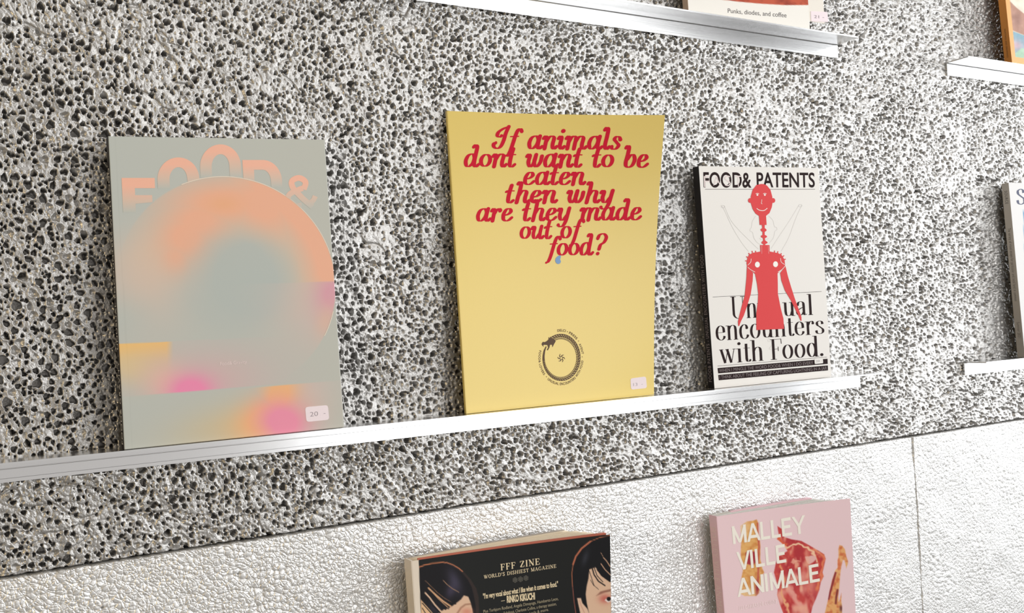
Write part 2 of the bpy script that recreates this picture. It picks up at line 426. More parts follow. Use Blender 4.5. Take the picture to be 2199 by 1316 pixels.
# --- painting in the cover's printed colours
def seg_dist(px, py, poly, closed=True):
    P = np.asarray(poly, float); Q = np.roll(P, -1, 0) if closed else P[1:]; P = P if closed else P[:-1]
    best = np.full(px.shape, 1e9); ins = np.zeros(px.shape, bool)
    for (x0, y0), (x1, y1) in zip(P, Q):
        dx, dy = x1 - x0, y1 - y0; L = dx * dx + dy * dy + 1e-9
        t = np.clip(((px - x0) * dx + (py - y0) * dy) / L, 0, 1)
        best = np.minimum(best, np.hypot(px - x0 - t * dx, py - y0 - t * dy))
        if closed:
            if dy != 0: ins ^= ((y0 > py) != (y1 > py)) & (px < dx * (py - y0) / (dy if dy else 1e-9) + x0)
    return best, ins
def pmask(px, py, poly, soft=.8):
    d, i = seg_dist(px, py, poly); sd = np.where(i, d, -d)
    return np.clip(.5 + sd / (2 * soft), 0, 1)
def lmask(px, py, line, w, soft=.6):
    d, _ = seg_dist(px, py, line, False); return np.clip(.5 + (w / 2 - d) / (2 * soft), 0, 1)
def mixc(c, colr, m): return c * (1 - m[:, None]) + np.asarray(colr, float) * m[:, None]
def gauss(px, py, x, y, sx, sy, ang=0.0, p=1.0):
    c, s = math.cos(ang), math.sin(ang); a = ((px - x) * c + (py - y) * s) / sx; b = (-(px - x) * s + (py - y) * c) / sy
    return np.exp(-.5 * (a * a + b * b) ** p)
def zm(pts, ox, oy, k):      # coordinates read in an enlarged crop
    return [(ox + x / k, oy + y / k) for x, y in pts]

# --- 2D lettering
def catmull(P, n=7, closed=False):
    P = np.asarray(P, float)
    if len(P) < 3: return P
    E = np.vstack([P[-1], P, P[:2]]) if closed else np.vstack([2 * P[0] - P[1], P, 2 * P[-1] - P[-2]])
    out = []
    m = len(P) if closed else len(P) - 1
    for i in range(m):
        a, b, c, d = E[i:i + 4]
        for k in range(n):
            t = k / n; out.append(.5 * (2 * b + (c - a) * t + (2 * a - 5 * b + 4 * c - d) * t * t + (3 * b - 3 * c + d - a) * t ** 3))
    out.append(P[0] if closed else P[-1])
    return np.array(out)
class Ink:
    def __init__(s): s.V = []; s.F = []; s.L = []; s.n = 0
    def add(s, V, F, L=None):      # every stroke lies a hair above the one before it
        k = len(s.V); s.V += [tuple(v) for v in V]; s.F += [tuple(i + k for i in f) for f in F]; s.n += 1
        s.L += [s.n % 24] * len(V) if L is None else list(L)
    def ribbon(s, P, w, tf=None, cap=0):
        P = np.asarray(P, float); n = len(P); w = np.broadcast_to(np.asarray(w, float), (n,))
        d = np.gradient(P, axis=0); d /= np.linalg.norm(d, axis=1, keepdims=True) + 1e-9; N = np.stack([-d[:, 1], d[:, 0]], 1)
        V = np.concatenate([P + N * w[:, None] / 2, P - N * w[:, None] / 2]); F = [(i, i + 1, n + i + 1, n + i) for i in range(n - 1)]
        if tf: V = tf(V)
        s.add(V, F)
        if cap:
            for k in (0, n - 1): s.disc(P[k], w[k] / 2, tf)
    def disc(s, c, r, tf=None, ry=None, n=14):
        a = np.linspace(0, 2 * math.pi, n, endpoint=False); V = np.stack([c[0] + r * np.cos(a), c[1] + (ry or r) * np.sin(a)], 1)
        if tf: V = tf(V)
        s.add(V, [tuple(range(n))])
    def poly(s, pts, tf=None):
        V = np.asarray(pts, float)
        T = tessellate_polygon([[Vector((x, y, 0)) for x, y in V]])
        if tf: V = tf(V)
        s.add(V, T)
    def build(s, name, cv, mat, parent, off=.0003):
        V = np.array(s.V); P = cv.on(V[:, 0], V[:, 1], off + np.array(s.L) * 6e-6)
        return mesh(name, P, s.F, mat, parent)

_fc = {}
def font2d(txt, bold=0.0, space=1.0, shear=0.0):
    key = (txt, bold, space, shear)
    if key in _fc: return _fc[key]
    cu = bpy.data.curves.new('t', 'FONT'); cu.body = txt; cu.size = 1; cu.offset = bold; cu.space_character = space; cu.shear = shear; cu.resolution_u = 5
    o = bpy.data.objects.new('t', cu); col.objects.link(o)
    dg = bpy.context.evaluated_depsgraph_get(); me = bpy.data.meshes.new_from_object(o.evaluated_get(dg))
    V = np.array([v.co[:2] for v in me.vertices]); F = [tuple(p.vertices) for p in me.polygons]
    bpy.data.objects.remove(o); bpy.data.curves.remove(cu); bpy.data.meshes.remove(me)
    _fc[key] = (V, F); return V, F
CAPH = None
def place_tf(x0, x1, pl, pr, hl, hr, up=(-.055, -1)):
    """map x0..x1 between the pixels pl and pr, and y=0..1 to hl / hr pixels above the baseline"""
    pl = np.array(pl, float); pr = np.array(pr, float)
    def tf(V):
        k = ((V[:, 0] - x0) / (x1 - x0))[:, None]; h = hl * (1 - k) + hr * k
        return pl * (1 - k) + pr * k + np.array(up) * (V[:, 1:2] * h)
    return tf
def word(ink, txt, pl, pr, hl, hr=None, bold=.02, space=1.0, shear=0.0, up=(-.055, -1), capn=.69):
    """txt set between two baseline pixels, hl / hr = capital height in pixels"""
    global CAPH
    if CAPH is None: v, _ = font2d('H'); CAPH = v[:, 1].max()
    V, F = font2d(txt, bold, space, shear); V = V.copy(); V[:, 1] /= CAPH
    ink.add(place_tf(V[:, 0].min(), V[:, 0].max(), pl, pr, hl, hr or hl, up)(V), F)

def LN(*p): return ('l', p)
def SP(*p): return ('s', p)
def CL(*p): return ('c', p)
ell = lambda cx, cy, rx, ry, n=10: tuple((cx + rx * math.cos(a), cy + ry * math.sin(a)) for a in np.linspace(0, 2 * math.pi, n, endpoint=False))
# swash italic of the yellow magazine: strokes + dots (x, y, r)
SCRIPT = {
 'a': (1.02, [CL((.70,.80),(.50,1.0),(.22,.86),(.10,.45),(.20,.08),(.40,.02),(.62,.25),(.72,.55)), SP((.80,1.0),(.74,.45),(.76,.10),(.90,.0),(1.06,.18))], []),
 'n': (1.02, [SP((.0,.82),(.12,.99),(.22,.86),(.20,.45),(.18,.0)), SP((.2,.5),(.38,.88),(.60,1.0),(.76,.84),(.72,.40),(.76,.08),(.90,.0),(1.04,.18))], []),
 'i': (.50, [SP((.0,.82),(.12,.99),(.22,.86),(.17,.30),(.24,.04),(.37,.0),(.50,.18))], [(.26,1.42,.17)]),
 'm': (1.55, [SP((.0,.82),(.12,.99),(.22,.86),(.20,.45),(.18,.0)), SP((.2,.5),(.36,.88),(.56,1.0),(.70,.84),(.68,.40),(.66,.0)), SP((.68,.5),(.86,.88),(1.08,1.0),(1.24,.84),(1.20,.40),(1.24,.08),(1.40,.0),(1.54,.18))], []),
 'l': (.52, [SP((.0,1.52),(.10,1.70),(.24,1.60),(.24,1.1),(.18,.35),(.24,.05),(.37,.0),(.50,.18))], [(.02,1.54,.11)]),
 's': (.74, [SP((.66,.74),(.54,.95),(.34,.98),(.22,.78),(.40,.54),(.58,.30),(.44,.04),(.20,.0),(.06,.18))], [(.62,.76,.13),(.10,.2,.13)]),
 'd': (1.05, [CL((.68,.80),(.50,1.0),(.22,.86),(.10,.45),(.20,.08),(.40,.02),(.62,.25),(.70,.55)), SP((.52,1.56),(.64,1.72),(.78,1.58),(.76,1.0),(.73,.40),(.78,.07),(.92,.0),(1.08,.18))], [(.55,1.57,.10)]),
 'o': (.86, [CL(*ell(.42, .5, .33, .46))], []),
 't': (.62, [SP((.30,1.42),(.24,1.0),(.20,.45),(.24,.08),(.40,.0),(.58,.18)), SP((-.02,.88),(.14,.97),(.54,.97))], []),
 'w': (1.22, [SP((.0,.82),(.12,.99),(.22,.86),(.17,.38),(.30,.04),(.46,.08),(.60,.40),(.66,.97)), SP((.66,.97),(.60,.38),(.72,.04),(.90,.08),(1.06,.42),(1.10,.85))], [(1.08,.86,.13)]),
 'b': (.90, [SP((.0,1.54),(.10,1.70),(.22,1.58),(.20,1.0),(.14,.42),(.20,.10),(.42,.0),(.66,.18),(.76,.62),(.62,.98),(.40,.92),(.22,.62))], [(.03,1.55,.11)]),
 'e': (.82, [SP((.16,.44),(.46,.54),(.64,.76),(.52,.98),(.28,.92),(.12,.55),(.16,.15),(.36,.0),(.58,.06),(.78,.26))], []),
 'h': (1.02, [SP((.06,1.54),(.16,1.70),(.28,1.58),(.26,1.0),(.20,.45),(.16,.0)), SP((.2,.5),(.38,.88),(.60,1.0),(.76,.84),(.72,.40),(.76,.08),(.90,.0),(1.04,.18))], [(.09,1.55,.11)]),
 'y': (.98, [SP((.0,.82),(.12,.99),(.22,.86),(.17,.38),(.30,.05),(.50,.08),(.70,.40)), SP((.82,1.0),(.76,.50),(.70,.0),(.56,-.40),(.34,-.52),(.12,-.40))], [(.16,-.36,.12)]),
 'r': (.76, [SP((.0,.82),(.12,.99),(.22,.86),(.20,.45),(.18,.0)), SP((.2,.5),(.36,.86),(.56,.99),(.68,.86))], [(.64,.82,.14)]),
 'u': (1.02, [SP((.0,.82),(.12,.99),(.22,.86),(.17,.38),(.28,.05),(.48,.08),(.70,.42)), SP((.78,1.0),(.72,.45),(.75,.10),(.88,.0),(1.04,.18))], []),
 'f': (.66, [SP((.84,1.36),(.72,1.56),(.54,1.46),(.42,1.0),(.34,.5),(.24,-.1),(.12,-.46),(-.04,-.58)), SP((.08,.95),(.66,.98))], [(.82,1.38,.12)]),
 'I': (1.02, [SP((.92,1.74),(.78,1.2),(.70,.6),(.56,.16),(.32,.0),(.08,.12),(.02,.36),(.16,.48)), SP((.92,1.74),(.56,1.58),(.24,1.30),(.20,1.02),(.38,.92),(.52,1.02))], [(.16,.42,.11),(.48,1.04,.10)]),
 '?': (.9, [SP((.22,1.36),(.34,1.62),(.66,1.70),(.90,1.42),(.78,1.02),(.52,.80),(.44,.46))], [(.22,1.32,.13),(.38,.08,.15)]),
 ' ': (.62, [], []),
}
DIDONE = {   # (width, strokes, dots, serifs (x, y, half width))
 'n': (.86, [LN((.20,0),(.20,.98)), SP((.2,.70),(.30,.90),(.48,1.0),(.62,.90),(.66,.66)), LN((.66,.7),(.66,0))], [], [(.20,0,.15),(.66,0,.15),(.10,.97,.10)]),
 'U': (1.10, [LN((.22,1.5),(.22,.5)), SP((.22,.55),(.25,.2),(.46,.0),(.72,.05),(.88,.3),(.90,.55)), ('t', ((.90,.5),(.90,1.5)))], [], [(.22,1.5,.20),(.90,1.5,.16)]),
 'u': (.88, [LN((.20,.98),(.20,.3)), SP((.20,.36),(.24,.10),(.38,.0),(.55,.08),(.64,.3)), LN((.66,.98),(.66,0))], [], [(.10,.97,.10),(.56,.97,.10),(.74,0,.10)]),
 's': (.72, [SP((.54,.74),(.50,.92),(.34,.99),(.18,.88),(.20,.68),(.38,.52),(.55,.34),(.54,.12),(.36,.01),(.16,.08),(.10,.28))], [], []),
 'a': (.80, [SP((.16,.78),(.24,.95),(.40,1.0),(.54,.90),(.57,.68)), LN((.57,.72),(.57,.14)), SP((.57,.2),(.62,.02),(.76,.06)), SP((.57,.60),(.36,.50),(.14,.34),(.14,.12),(.28,.0),(.46,.08),(.57,.26))], [(.17,.76,.08)], []),
 'l': (.44, [LN((.22,0),(.22,1.52))], [], [(.22,0,.16),(.12,1.51,.10)]),
 'e': (.76, [SP((.12,.53),(.36,.53),(.62,.53)), SP((.62,.53),(.58,.86),(.38,1.0),(.19,.82),(.13,.5),(.19,.16),(.40,.0),(.58,.10),(.65,.28))], [], []),
 'c': (.74, [SP((.60,.74),(.52,.95),(.36,1.0),(.18,.80),(.13,.48),(.20,.12),(.40,.0),(.57,.10),(.64,.28))], [(.57,.76,.09)], []),
 'o': (.80, [CL(*ell(.40, .5, .27, .5, 12))], [], []),
 't': (.52, [LN((.24,1.3),(.24,.2)), SP((.24,.25),(.28,.04),(.40,.0),(.50,.14)), SP((.06,.98),(.28,.98),(.48,.98))], [], []),
 'r': (.66, [LN((.20,0),(.20,.98)), SP((.2,.66),(.32,.92),(.48,1.0),(.58,.86))], [(.55,.84,.09)], [(.20,0,.16),(.10,.97,.10)]),
 'w': (1.08, [LN((.10,1),(.34,0)), ('t', ((.36,.02),(.54,.96))), LN((.50,1),(.74,0)), ('t', ((.76,.02),(.96,1)))], [], [(.12,.98,.14),(.50,.98,.12),(.96,.98,.10)]),
 'i': (.44, [LN((.22,0),(.22,.98))], [(.22,1.34,.11)], [(.22,0,.16),(.12,.97,.10)]),
 'h': (.86, [LN((.20,0),(.20,1.52)), SP((.2,.70),(.30,.90),(.48,1.0),(.62,.90),(.66,.66)), LN((.66,.7),(.66,0))], [], [(.20,0,.15),(.66,0,.15),(.10,1.51,.10)]),
 'F': (.78, [LN((.24,0),(.24,1.48)), SP((.24,1.47),(.5,1.47),(.76,1.47)), ('t', ((.76,1.49),(.78,1.12))), SP((.24,.76),(.4,.76),(.56,.76)), ('t', ((.56,.92),(.56,.60)))], [], [(.24,0,.20),(.16,1.47,.12)]),
 'd': (.86, [CL(*ell(.38, .5, .25, .5, 12)), LN((.66,0),(.66,1.52))], [], [(.74,0,.10),(.56,1.51,.10)]),
 '.': (.34, [], [(.16,.10,.11)], []),
 'S': (1.0, [SP((.80,1.12),(.74,1.38),(.50,1.50),(.22,1.34),(.24,1.04),(.52,.78),(.82,.52),(.82,.18),(.52,.0),(.22,.10),(.12,.42))], [], []),
 ' ': (.40, [], [], []),
}
def swash(ink, txt, pl, pr, hx, slant=.17, thick=.295, thin=.088):
    """hx: x-height in pixels"""
    x = 0; tmp = Ink()
    for ch in txt:
        w, strokes, dots = SCRIPT[ch]
        for kind, P in strokes:
            Q = catmull(P, 6, kind == 'c') + np.array([x, 0]); d = np.gradient(Q, axis=0); d /= np.linalg.norm(d, axis=1, keepdims=True) + 1e-9
            ww = thin + (thick - thin) * np.abs(d[:, 1]) ** 1.3
            tmp.ribbon(Q, ww, cap=1)
        for a, b, r in dots: tmp.disc((x + a, b), r)
        x += w + .07
    V = np.array(tmp.V); V[:, 0] += slant * V[:, 1]
    base = V[(V[:, 1] > -.2) & (V[:, 1] < 1.1)] if False else V
    ink.add(place_tf(base[:, 0].min(), base[:, 0].max(), pl, pr, hx, hx, up=(-.03, -1))(V), tmp.F, tmp.L)
def didone(ink, txt, pl, pr, hl, hr, thick=.168, thin=.03, skip=None, up=(-.055, -1)):
    x = 0; tmp = Ink()
    for ch in txt:
        w, strokes, dots, serifs = DIDONE[ch]
        for kind, P in strokes:
            Q = (np.array(P) if kind in 'lt' else catmull(P, 6, kind == 'c')) + np.array([x, 0]); d = np.gradient(Q, axis=0); d /= np.linalg.norm(d, axis=1, keepdims=True) + 1e-9
            ww = thin + (thick - thin) * np.abs(d[:, 1]) ** 2.2 if kind != 't' else np.full(len(Q), thin * 1.4)
            tmp.ribbon(Q, ww)
        for a, b, r in dots: tmp.disc((x + a, b), r)
        for a, b, r in serifs: tmp.add([(x + a - r, b - .02), (x + a + r, b - .02), (x + a + r, b + .02), (x + a - r, b + .02)], [(0, 1, 2, 3)])
        x += w
    V = np.array(tmp.V)
    ink.add(place_tf(V[:, 0].min(), V[:, 0].max(), pl, pr, hl, hr, up)(V), tmp.F, tmp.L)
# small serifed capitals of the zine: thick strokes, thin strokes, serifs
CAPS = {
 'F': (.74, [((.18,0),(.18,1))], [((.18,.97),(.66,.97)), ((.64,1),(.66,.74)), ((.18,.5),(.5,.5)), ((.5,.62),(.5,.38))], [(.18,0),(.14,1)]),
 'Z': (.80, [((.66,.95),(.12,.05))], [((.1,.97),(.68,.97)), ((.1,1),(.1,.74)), ((.1,.03),(.70,.03)), ((.70,0),(.70,.28))], []),
 'I': (.42, [((.2,0),(.2,1))], [], [(.2,0),(.2,1)]),
 'N': (.92, [((.14,1),(.74,0))], [((.16,0),(.16,1)), ((.74,0),(.74,1))], [(.16,0),(.12,1),(.74,1)]),
 'E': (.78, [((.18,0),(.18,1))], [((.18,.97),(.66,.97)), ((.64,1),(.66,.74)), ((.18,.5),(.5,.5)), ((.5,.62),(.5,.38)), ((.18,.03),(.68,.03)), ((.68,0),(.70,.28))], [(.14,0),(.14,1)]),
 'W': (1.16, [((.08,1),(.34,0)), ((.5,1),(.78,0))], [((.36,0),(.56,1)), ((.80,0),(1.04,1))], [(.1,1),(.5,1),(1.02,1)]),
 'O': (.90, ['O'], [], []), 'G': (.92, ['G'], [((.76,.42),(.76,.1))], [(.74,.42)]), 'C': (.86, ['C'], [], []), 'S': (.66, ['S'], [], []),
 'R': (.86, [((.18,0),(.18,1)), ((.44,.5),(.76,.0))], ['R'], [(.18,0),(.14,1),(.76,0)]),
 'L': (.74, [((.18,0),(.18,1))], [((.18,.03),(.66,.03)), ((.66,0),(.68,.28))], [(.16,0),(.18,1)]),
 'D': (.90, [((.18,0),(.18,1)), 'D'], [], [(.12,0),(.12,1)]),
 'H': (.94, [((.18,0),(.18,1)), ((.74,0),(.74,1))], [((.18,.5),(.74,.5))], [(.18,0),(.18,1),(.74,0),(.74,1)]),
 'T': (.80, [((.40,0),(.40,1))], [((.06,.97),(.74,.97)), ((.06,1),(.06,.74)), ((.74,1),(.74,.74))], [(.40,0)]),
 'M': (1.08, [((.16,1),(.52,0)), ((.88,0),(.88,1))], [((.16,0),(.16,1)), ((.52,0),(.88,1))], [(.16,0),(.12,1),(.88,0),(.90,1)]),
 'A': (.88, [((.42,1),(.74,0))], [((.40,1),(.12,0)), ((.2,.34),(.64,.34))], [(.12,0),(.74,0)]),
 'K': (.90, [((.18,0),(.18,1)), ((.36,.55),(.76,0))], [((.18,.4),(.72,1))], [(.18,0),(.18,1),(.70,1),(.78,0)]),
 'U': (.90, [((.18,.3),(.18,1)), 'U'], [((.74,.3),(.74,1))], [(.18,1),(.74,1)]),
 "'": (.26, [((.12,1),(.12,.72))], [], []), ' ': (.42, [], [], []), '.': (.3, [], [((.12,0),(.12,.14))], []),
}
CURV = {'O': CL(*ell(.45, .5, .34, .5, 12)), 'G': SP((.74,.76),(.62,.95),(.44,1.0),(.2,.84),(.11,.5),(.2,.16),(.46,.0),(.66,.06),(.77,.2)),
 'C': SP((.74,.72),(.62,.95),(.44,1.0),(.2,.84),(.11,.5),(.2,.16),(.46,.0),(.66,.06),(.77,.26)), 'S': SP((.52,.76),(.46,.95),(.3,1.0),(.14,.86),(.2,.64),(.42,.44),(.54,.24),(.42,.04),(.26,.0),(.12,.1),(.08,.28)),
 'R': SP((.18,.98),(.46,.98),(.62,.76),(.46,.52),(.18,.5)), 'D': SP((.18,.98),(.5,.95),(.78,.7),(.80,.4),(.56,.06),(.18,.02)), 'U': SP((.18,.36),(.24,.08),(.46,.0),(.66,.08),(.74,.36))}
def caps(ink, txt, pl, pr, h, hr=None, up=(-.055, -1), thick=.15, thin=.06, space=.0):
    x = 0; tmp = Ink()
    for ch in txt:
        w, A, B, Sf = CAPS[ch]
        for s_, T in ((A, thick), (B, thin)):
            for p in s_:
                if isinstance(p, str):
                    k, P = CURV[p]; Q = catmull(P, 5, k == 'c') + np.array([x, 0]); d = np.gradient(Q, axis=0); d /= np.linalg.norm(d, axis=1, keepdims=True) + 1e-9
                    tmp.ribbon(Q, thin + (thick - thin) * np.abs(d[:, 1]) ** 1.5)
                else: tmp.ribbon(np.array(p) + np.array([x, 0]), T)
        for a, b in Sf: tmp.add([(x + a - .15, b - .03), (x + a + .15, b - .03), (x + a + .15, b + .03), (x + a - .15, b + .03)], [(0, 1, 2, 3)])
        x += w + space
    V = np.array(tmp.V); ink.add(place_tf(V[:, 0].min(), V[:, 0].max(), pl, pr, h, hr or h, up)(V), tmp.F, tmp.L)

SANS = {'M': (1.0, [((.09,0),(.09,1)), ((.06,.98),(.50,.04)), ((.50,.04),(.94,.98)), ((.91,0),(.91,1))]), 'A': (.92, [((.06,0),(.46,1)), ((.46,1),(.86,0)), ((.2,.26),(.72,.26))]),
 'L': (.72, [((.09,0),(.09,1)), ((.09,.075),(.66,.075))]), 'E': (.76, [((.09,0),(.09,1)), ((.09,.925),(.68,.925)), ((.09,.51),(.62,.51)), ((.09,.075),(.70,.075))]),
 'Y': (.86, [((.04,1),(.43,.44)), ((.82,1),(.43,.44)), ((.43,0),(.43,.48))]), 'V': (.90, [((.04,1),(.45,.0)), ((.86,1),(.45,.0))]), 'I': (.30, [((.09,0),(.09,1))]), 'N': (.94, [((.09,0),(.09,1)), ((.10,.96),(.80,.04)), ((.81,0),(.81,1))])}
def sans(ink, txt, pl, pr, hl, hr, up, T=.195):
    x = 0; tmp = Ink()
    for ch in txt:
        w, st_ = SANS[ch]
        for p in st_:
            P = np.array(p, float) + np.array([x, 0]); th = T if abs(P[1, 0] - P[0, 0]) < .02 else T * .88; V0 = len(tmp.V); tmp.ribbon(P, th)
            if abs(P[1, 1] - P[0, 1]) > .3:      # cut the ends level
                for i in range(V0, len(tmp.V)):
                    vx, vy = tmp.V[i]; e = P[0] if abs(vy - P[0, 1]) < abs(vy - P[1, 1]) else P[1]; d = P[1] - P[0]; k = (e[1] - vy) / d[1]; tmp.V[i] = (vx + d[0] * k, e[1])
        x += w + .06
    V = np.array(tmp.V); ink.add(place_tf(V[:, 0].min(), V[:, 0].max(), pl, pr, hl, hr, up)(V), tmp.F, tmp.L)

def rrect(pts, r=.18, n=4):   # rounded corners on a quad given as four pixels
    P = np.array(pts, float); out = []
    for i in range(4):
        a, b, c = P[i - 1], P[i], P[(i + 1) % 4]; m = min(np.linalg.norm(a - b), np.linalg.norm(c - b)) * r
        p0 = b + (a - b) / np.linalg.norm(a - b) * m; p1 = b + (c - b) / np.linalg.norm(c - b) * m
        for k in range(n + 1): t = k / n; out.append((1 - t) ** 2 * p0 + 2 * t * (1 - t) * b + t * t * p1)
    return out
def sticker(cv, quad, mat, parent, off=.0004, r=.2):
    P = np.array(rrect(quad, r)); n = len(P); c = P.mean(0)
    A = cv.on(P[:, 0], P[:, 1], off); B = cv.on(P[:, 0], P[:, 1], off - .0005)
    F = [tuple(range(n)), tuple(range(2 * n - 1, n - 1, -1))] + [(i, n + i, n + (i + 1) % n, (i + 1) % n) for i in range(n)]
    return mesh('price_sticker', np.concatenate([A, B]), F, mat, parent)
# ------------------------------------------------------------------ shared print materials
M_print = print_mat('printed_matt_cover', .6, .15)
M_printg = print_mat('printed_satin_cover', .42, .22)
M_pages = page_mat('white_page_edges', (232, 230, 224), (190, 186, 178))
M_pages2 = page_mat('cream_page_edges', (246, 230, 204), (222, 202, 170))
M_blackp = paper('black_spine_board', (34, 30, 30), .5)
M_ink_black = paper('dark_brown_black_ink', (40, 26, 26), .7, .08)
M_ink_white = paper('white_ink', (240, 238, 232), .6, .2)
M_ink_grey = paper('pencil_grey_ink', (150, 140, 145), .6, .2)
M_ink_light = paper('pale_grey_line_ink', (206, 202, 198), .6, .2)
M_ink_red = paper('raspberry_red_ink', (206, 20, 50), .55, .15)
M_coral = paper('coral_red_ink', (216, 72, 74), .65, .12)
M_sticker = paper('pinkish_white_sticker', (236, 222, 226), .45, .4)

def finish(root): adopt(root); return root
def base_pt(cv): return (cv.P(np.array(.5), np.array(1.0), .5))

# ================================================================== 1. grey gradient book
ZB = ZM + .0004
def wall_plane_corner(px, py, t): return C3(px, py, t)
cv = Cover(C3(232.5, 292.5, .0235), C3(697, 300, .0235), C3(739, 916.5, .036, ZB), C3(267, 964, .036, ZB), .0125)
bk = empty('paperback_book', base_pt(cv), 'grey paperback with orange arch gradient and black spine, leftmost on the long ledge', 'book', 'books standing on the middle ledge')
G0 = np.array([186, 190, 184.])
# the printed circle, fitted through points read on its edge
arc = np.array([(367,405),(474,382),(559,396),(619.5,425),(674,480),(705,534.5),(721,601),(717,676),(702,701),(688,731)], float)
au, av = cv.inv(arc[:, 0], arc[:, 1]); aP = cv.P(au, av); ax, az = aP[:, 0], aP[:, 2]
A_ = np.stack([ax, az, np.ones_like(ax)], 1); sol = np.linalg.lstsq(A_, ax * ax + az * az, rcond=None)[0]
acx, acz = sol[0] / 2, sol[1] / 2; aR = math.sqrt(sol[2] + acx ** 2 + acz ** 2)
def circ(px, py):
    u, v = cv.inv(px, py); P = cv.P(u, v); return (aR - np.hypot(P[:, 0] - acx, P[:, 2] - acz)) * 1750   # about pixels inside the edge
def paint1(px, py):
    c = np.tile(G0, (len(px), 1)); c += ((px[:, None] - 300) / 450) * np.array([2., -1, -4])
    inside = circ(px, py); cm = np.clip(.5 + inside / 1.6, 0, 1)
    top_left = np.clip((372 - px) / 20, 0, 1)
    m = np.maximum(cm, 0)
    Sal = np.array([233, 178, 150.])
    # wide pale warm haze
    c = mixc(c, (212, 190, 176), .80 * np.clip((py - 440) / 110, 0, 1) * gauss(px, py, 315, 590, 62, 85, .2) * (1 - gauss(px, py, 250, 690, 60, 40)))
    c = mixc(c, (214, 192, 172), .9 * np.clip((py + .6 * (px - 340) - 430) / 90, 0, 1) * gauss(px, py, 335, 530, 55, 55) * np.clip(inside / 60 + .9, 0, 1) * .8)
    band = gauss(px, py, 480, 436, 88, 37, -.05) ; band = np.maximum(band, gauss(px, py, 400, 508, 44, 44, -.4)); band = np.maximum(band, .95 * gauss(px, py, 425, 475, 62, 44, -.3)); band = np.maximum(band, gauss(px, py, 380, 550, 26, 30, -.3) * .8)
    ringd = np.exp(-((inside - 12) / 42.) ** 2) * np.clip((px - 470) / 90, 0, 1) * np.clip((690 - py) / 100, 0, 1)
    ringd = np.maximum(ringd, gauss(px, py, 560, 440, 70, 42, .45))
    tot = np.clip(np.maximum(band, ringd) * 1.15, 0, 1)
    halo = np.clip(gauss(px, py, 500, 475, 118, 68, 0) + np.exp(-((inside - 30) / 70.) ** 2) * np.clip((px - 480) / 60, 0, 1) * np.clip((700 - py) / 100, 0, 1), 0, 1)
    c = mixc(c, (206, 190, 170), halo * .75 * m)
    c = mixc(c, Sal, tot * m)
    c = mixc(c, (232, 174, 132), .6 * gauss(px, py, 480, 438, 28, 14) * m)
    # cool grey centre
    c = mixc(c, (178, 186, 182), np.clip(1.1 * gauss(px, py, 560, 575, 90, 60, .30, 1.4) + gauss(px, py, 540, 640, 110, 60), 0, 1) * .9 * m * np.clip((inside - 60) / 50, 0, 1))
    # magenta below the fold line at the right
    lo = np.clip((py - (606 - (px - 640) * .03)) / 1.2, 0, 1) * m
    c = mixc(c, (203, 186, 178), .9 * lo * gauss(px, py, 690, 660, 70, 70))
    c = mixc(c, (214, 160, 172), lo * np.clip(1.2 * gauss(px, py, 715, 635, 26, 34), 0, 1))
    c = mixc(c, (216, 182, 164), lo * .8 * gauss(px, py, 700, 690, 16, 26, .2))
    # yellow bar
    ytop = 737.5 - (px - 257) * .045
    ym = np.clip((py - ytop) / 1.5, 0, 1) * np.clip((372 - px) / 14, 0, 1) * np.exp(-((py - ytop) / 48.) ** 2)
    c = mixc(c, (240, 192, 116), np.clip(ym, 0, 1) * .95)
    c = mixc(c, (222, 198, 148), .7 * gauss(px, py, 285, 790, 42, 26) * (py > ytop))
    # pink blob with a straight foot
    foot = 848 - (px - 325) * .083
    fm = np.clip((foot - py) / 1.4, 0, 1) * (py > ytop)
    c = mixc(c, (206, 178, 176), .85 * fm * gauss(px, py, 450, 815, 95, 50))
    c = mixc(c, (228, 186, 168), .7 * fm * gauss(px, py, 355, 820, 34, 30))
    c = mixc(c, (234, 142, 178), np.clip(1.35 * gauss(px, py, 410, 838, 34, 24), 0, 1) * fm)
    # orange and pink at the foot
    t2 = 830 - (px - 560) * .085
    om = np.clip((py - t2) / 1.4, 0, 1)
    c = mixc(c, (208, 186, 180), om * .8 * gauss(px, py, 650, 850, 45, 55))
    c = mixc(c, (206, 188, 152), .8 * om * gauss(px, py, 500, 915, 90, 34, -.2))
    c = mixc(c, (242, 182, 122), np.clip(1.3 * om * np.maximum(gauss(px, py, 600, 848, 26, 36, .3), gauss(px, py, 565, 900, 46, 30, -.5)), 0, 1) * .85)
    c = mixc(c, (234, 148, 172), np.clip(1.3 * om * gauss(px, py, 608, 905, 38, 30, .25), 0, 1))
    c = c + (np.where((px > 246 + (py - 300) * .055) & (px < 248.5 + (py - 300) * .055), -3., 0))[:, None]
    return c
block('front_cover', cv, 0, 1, 0, 1, 0, .05, 250, 340, M_print, bk, paint=paint1)
block('back_cover', cv, 0, 1, 0, 1, .95, 1, 2, 2, M_blackp, bk)
block('page_block', cv, .006, .992, .003, .997, .052, .948, 2, 2, M_pages, bk)
sp = block('spine', cv, -.0012, .004, 0, 1, 0.001, .999, 1, 2, M_blackp, bk)
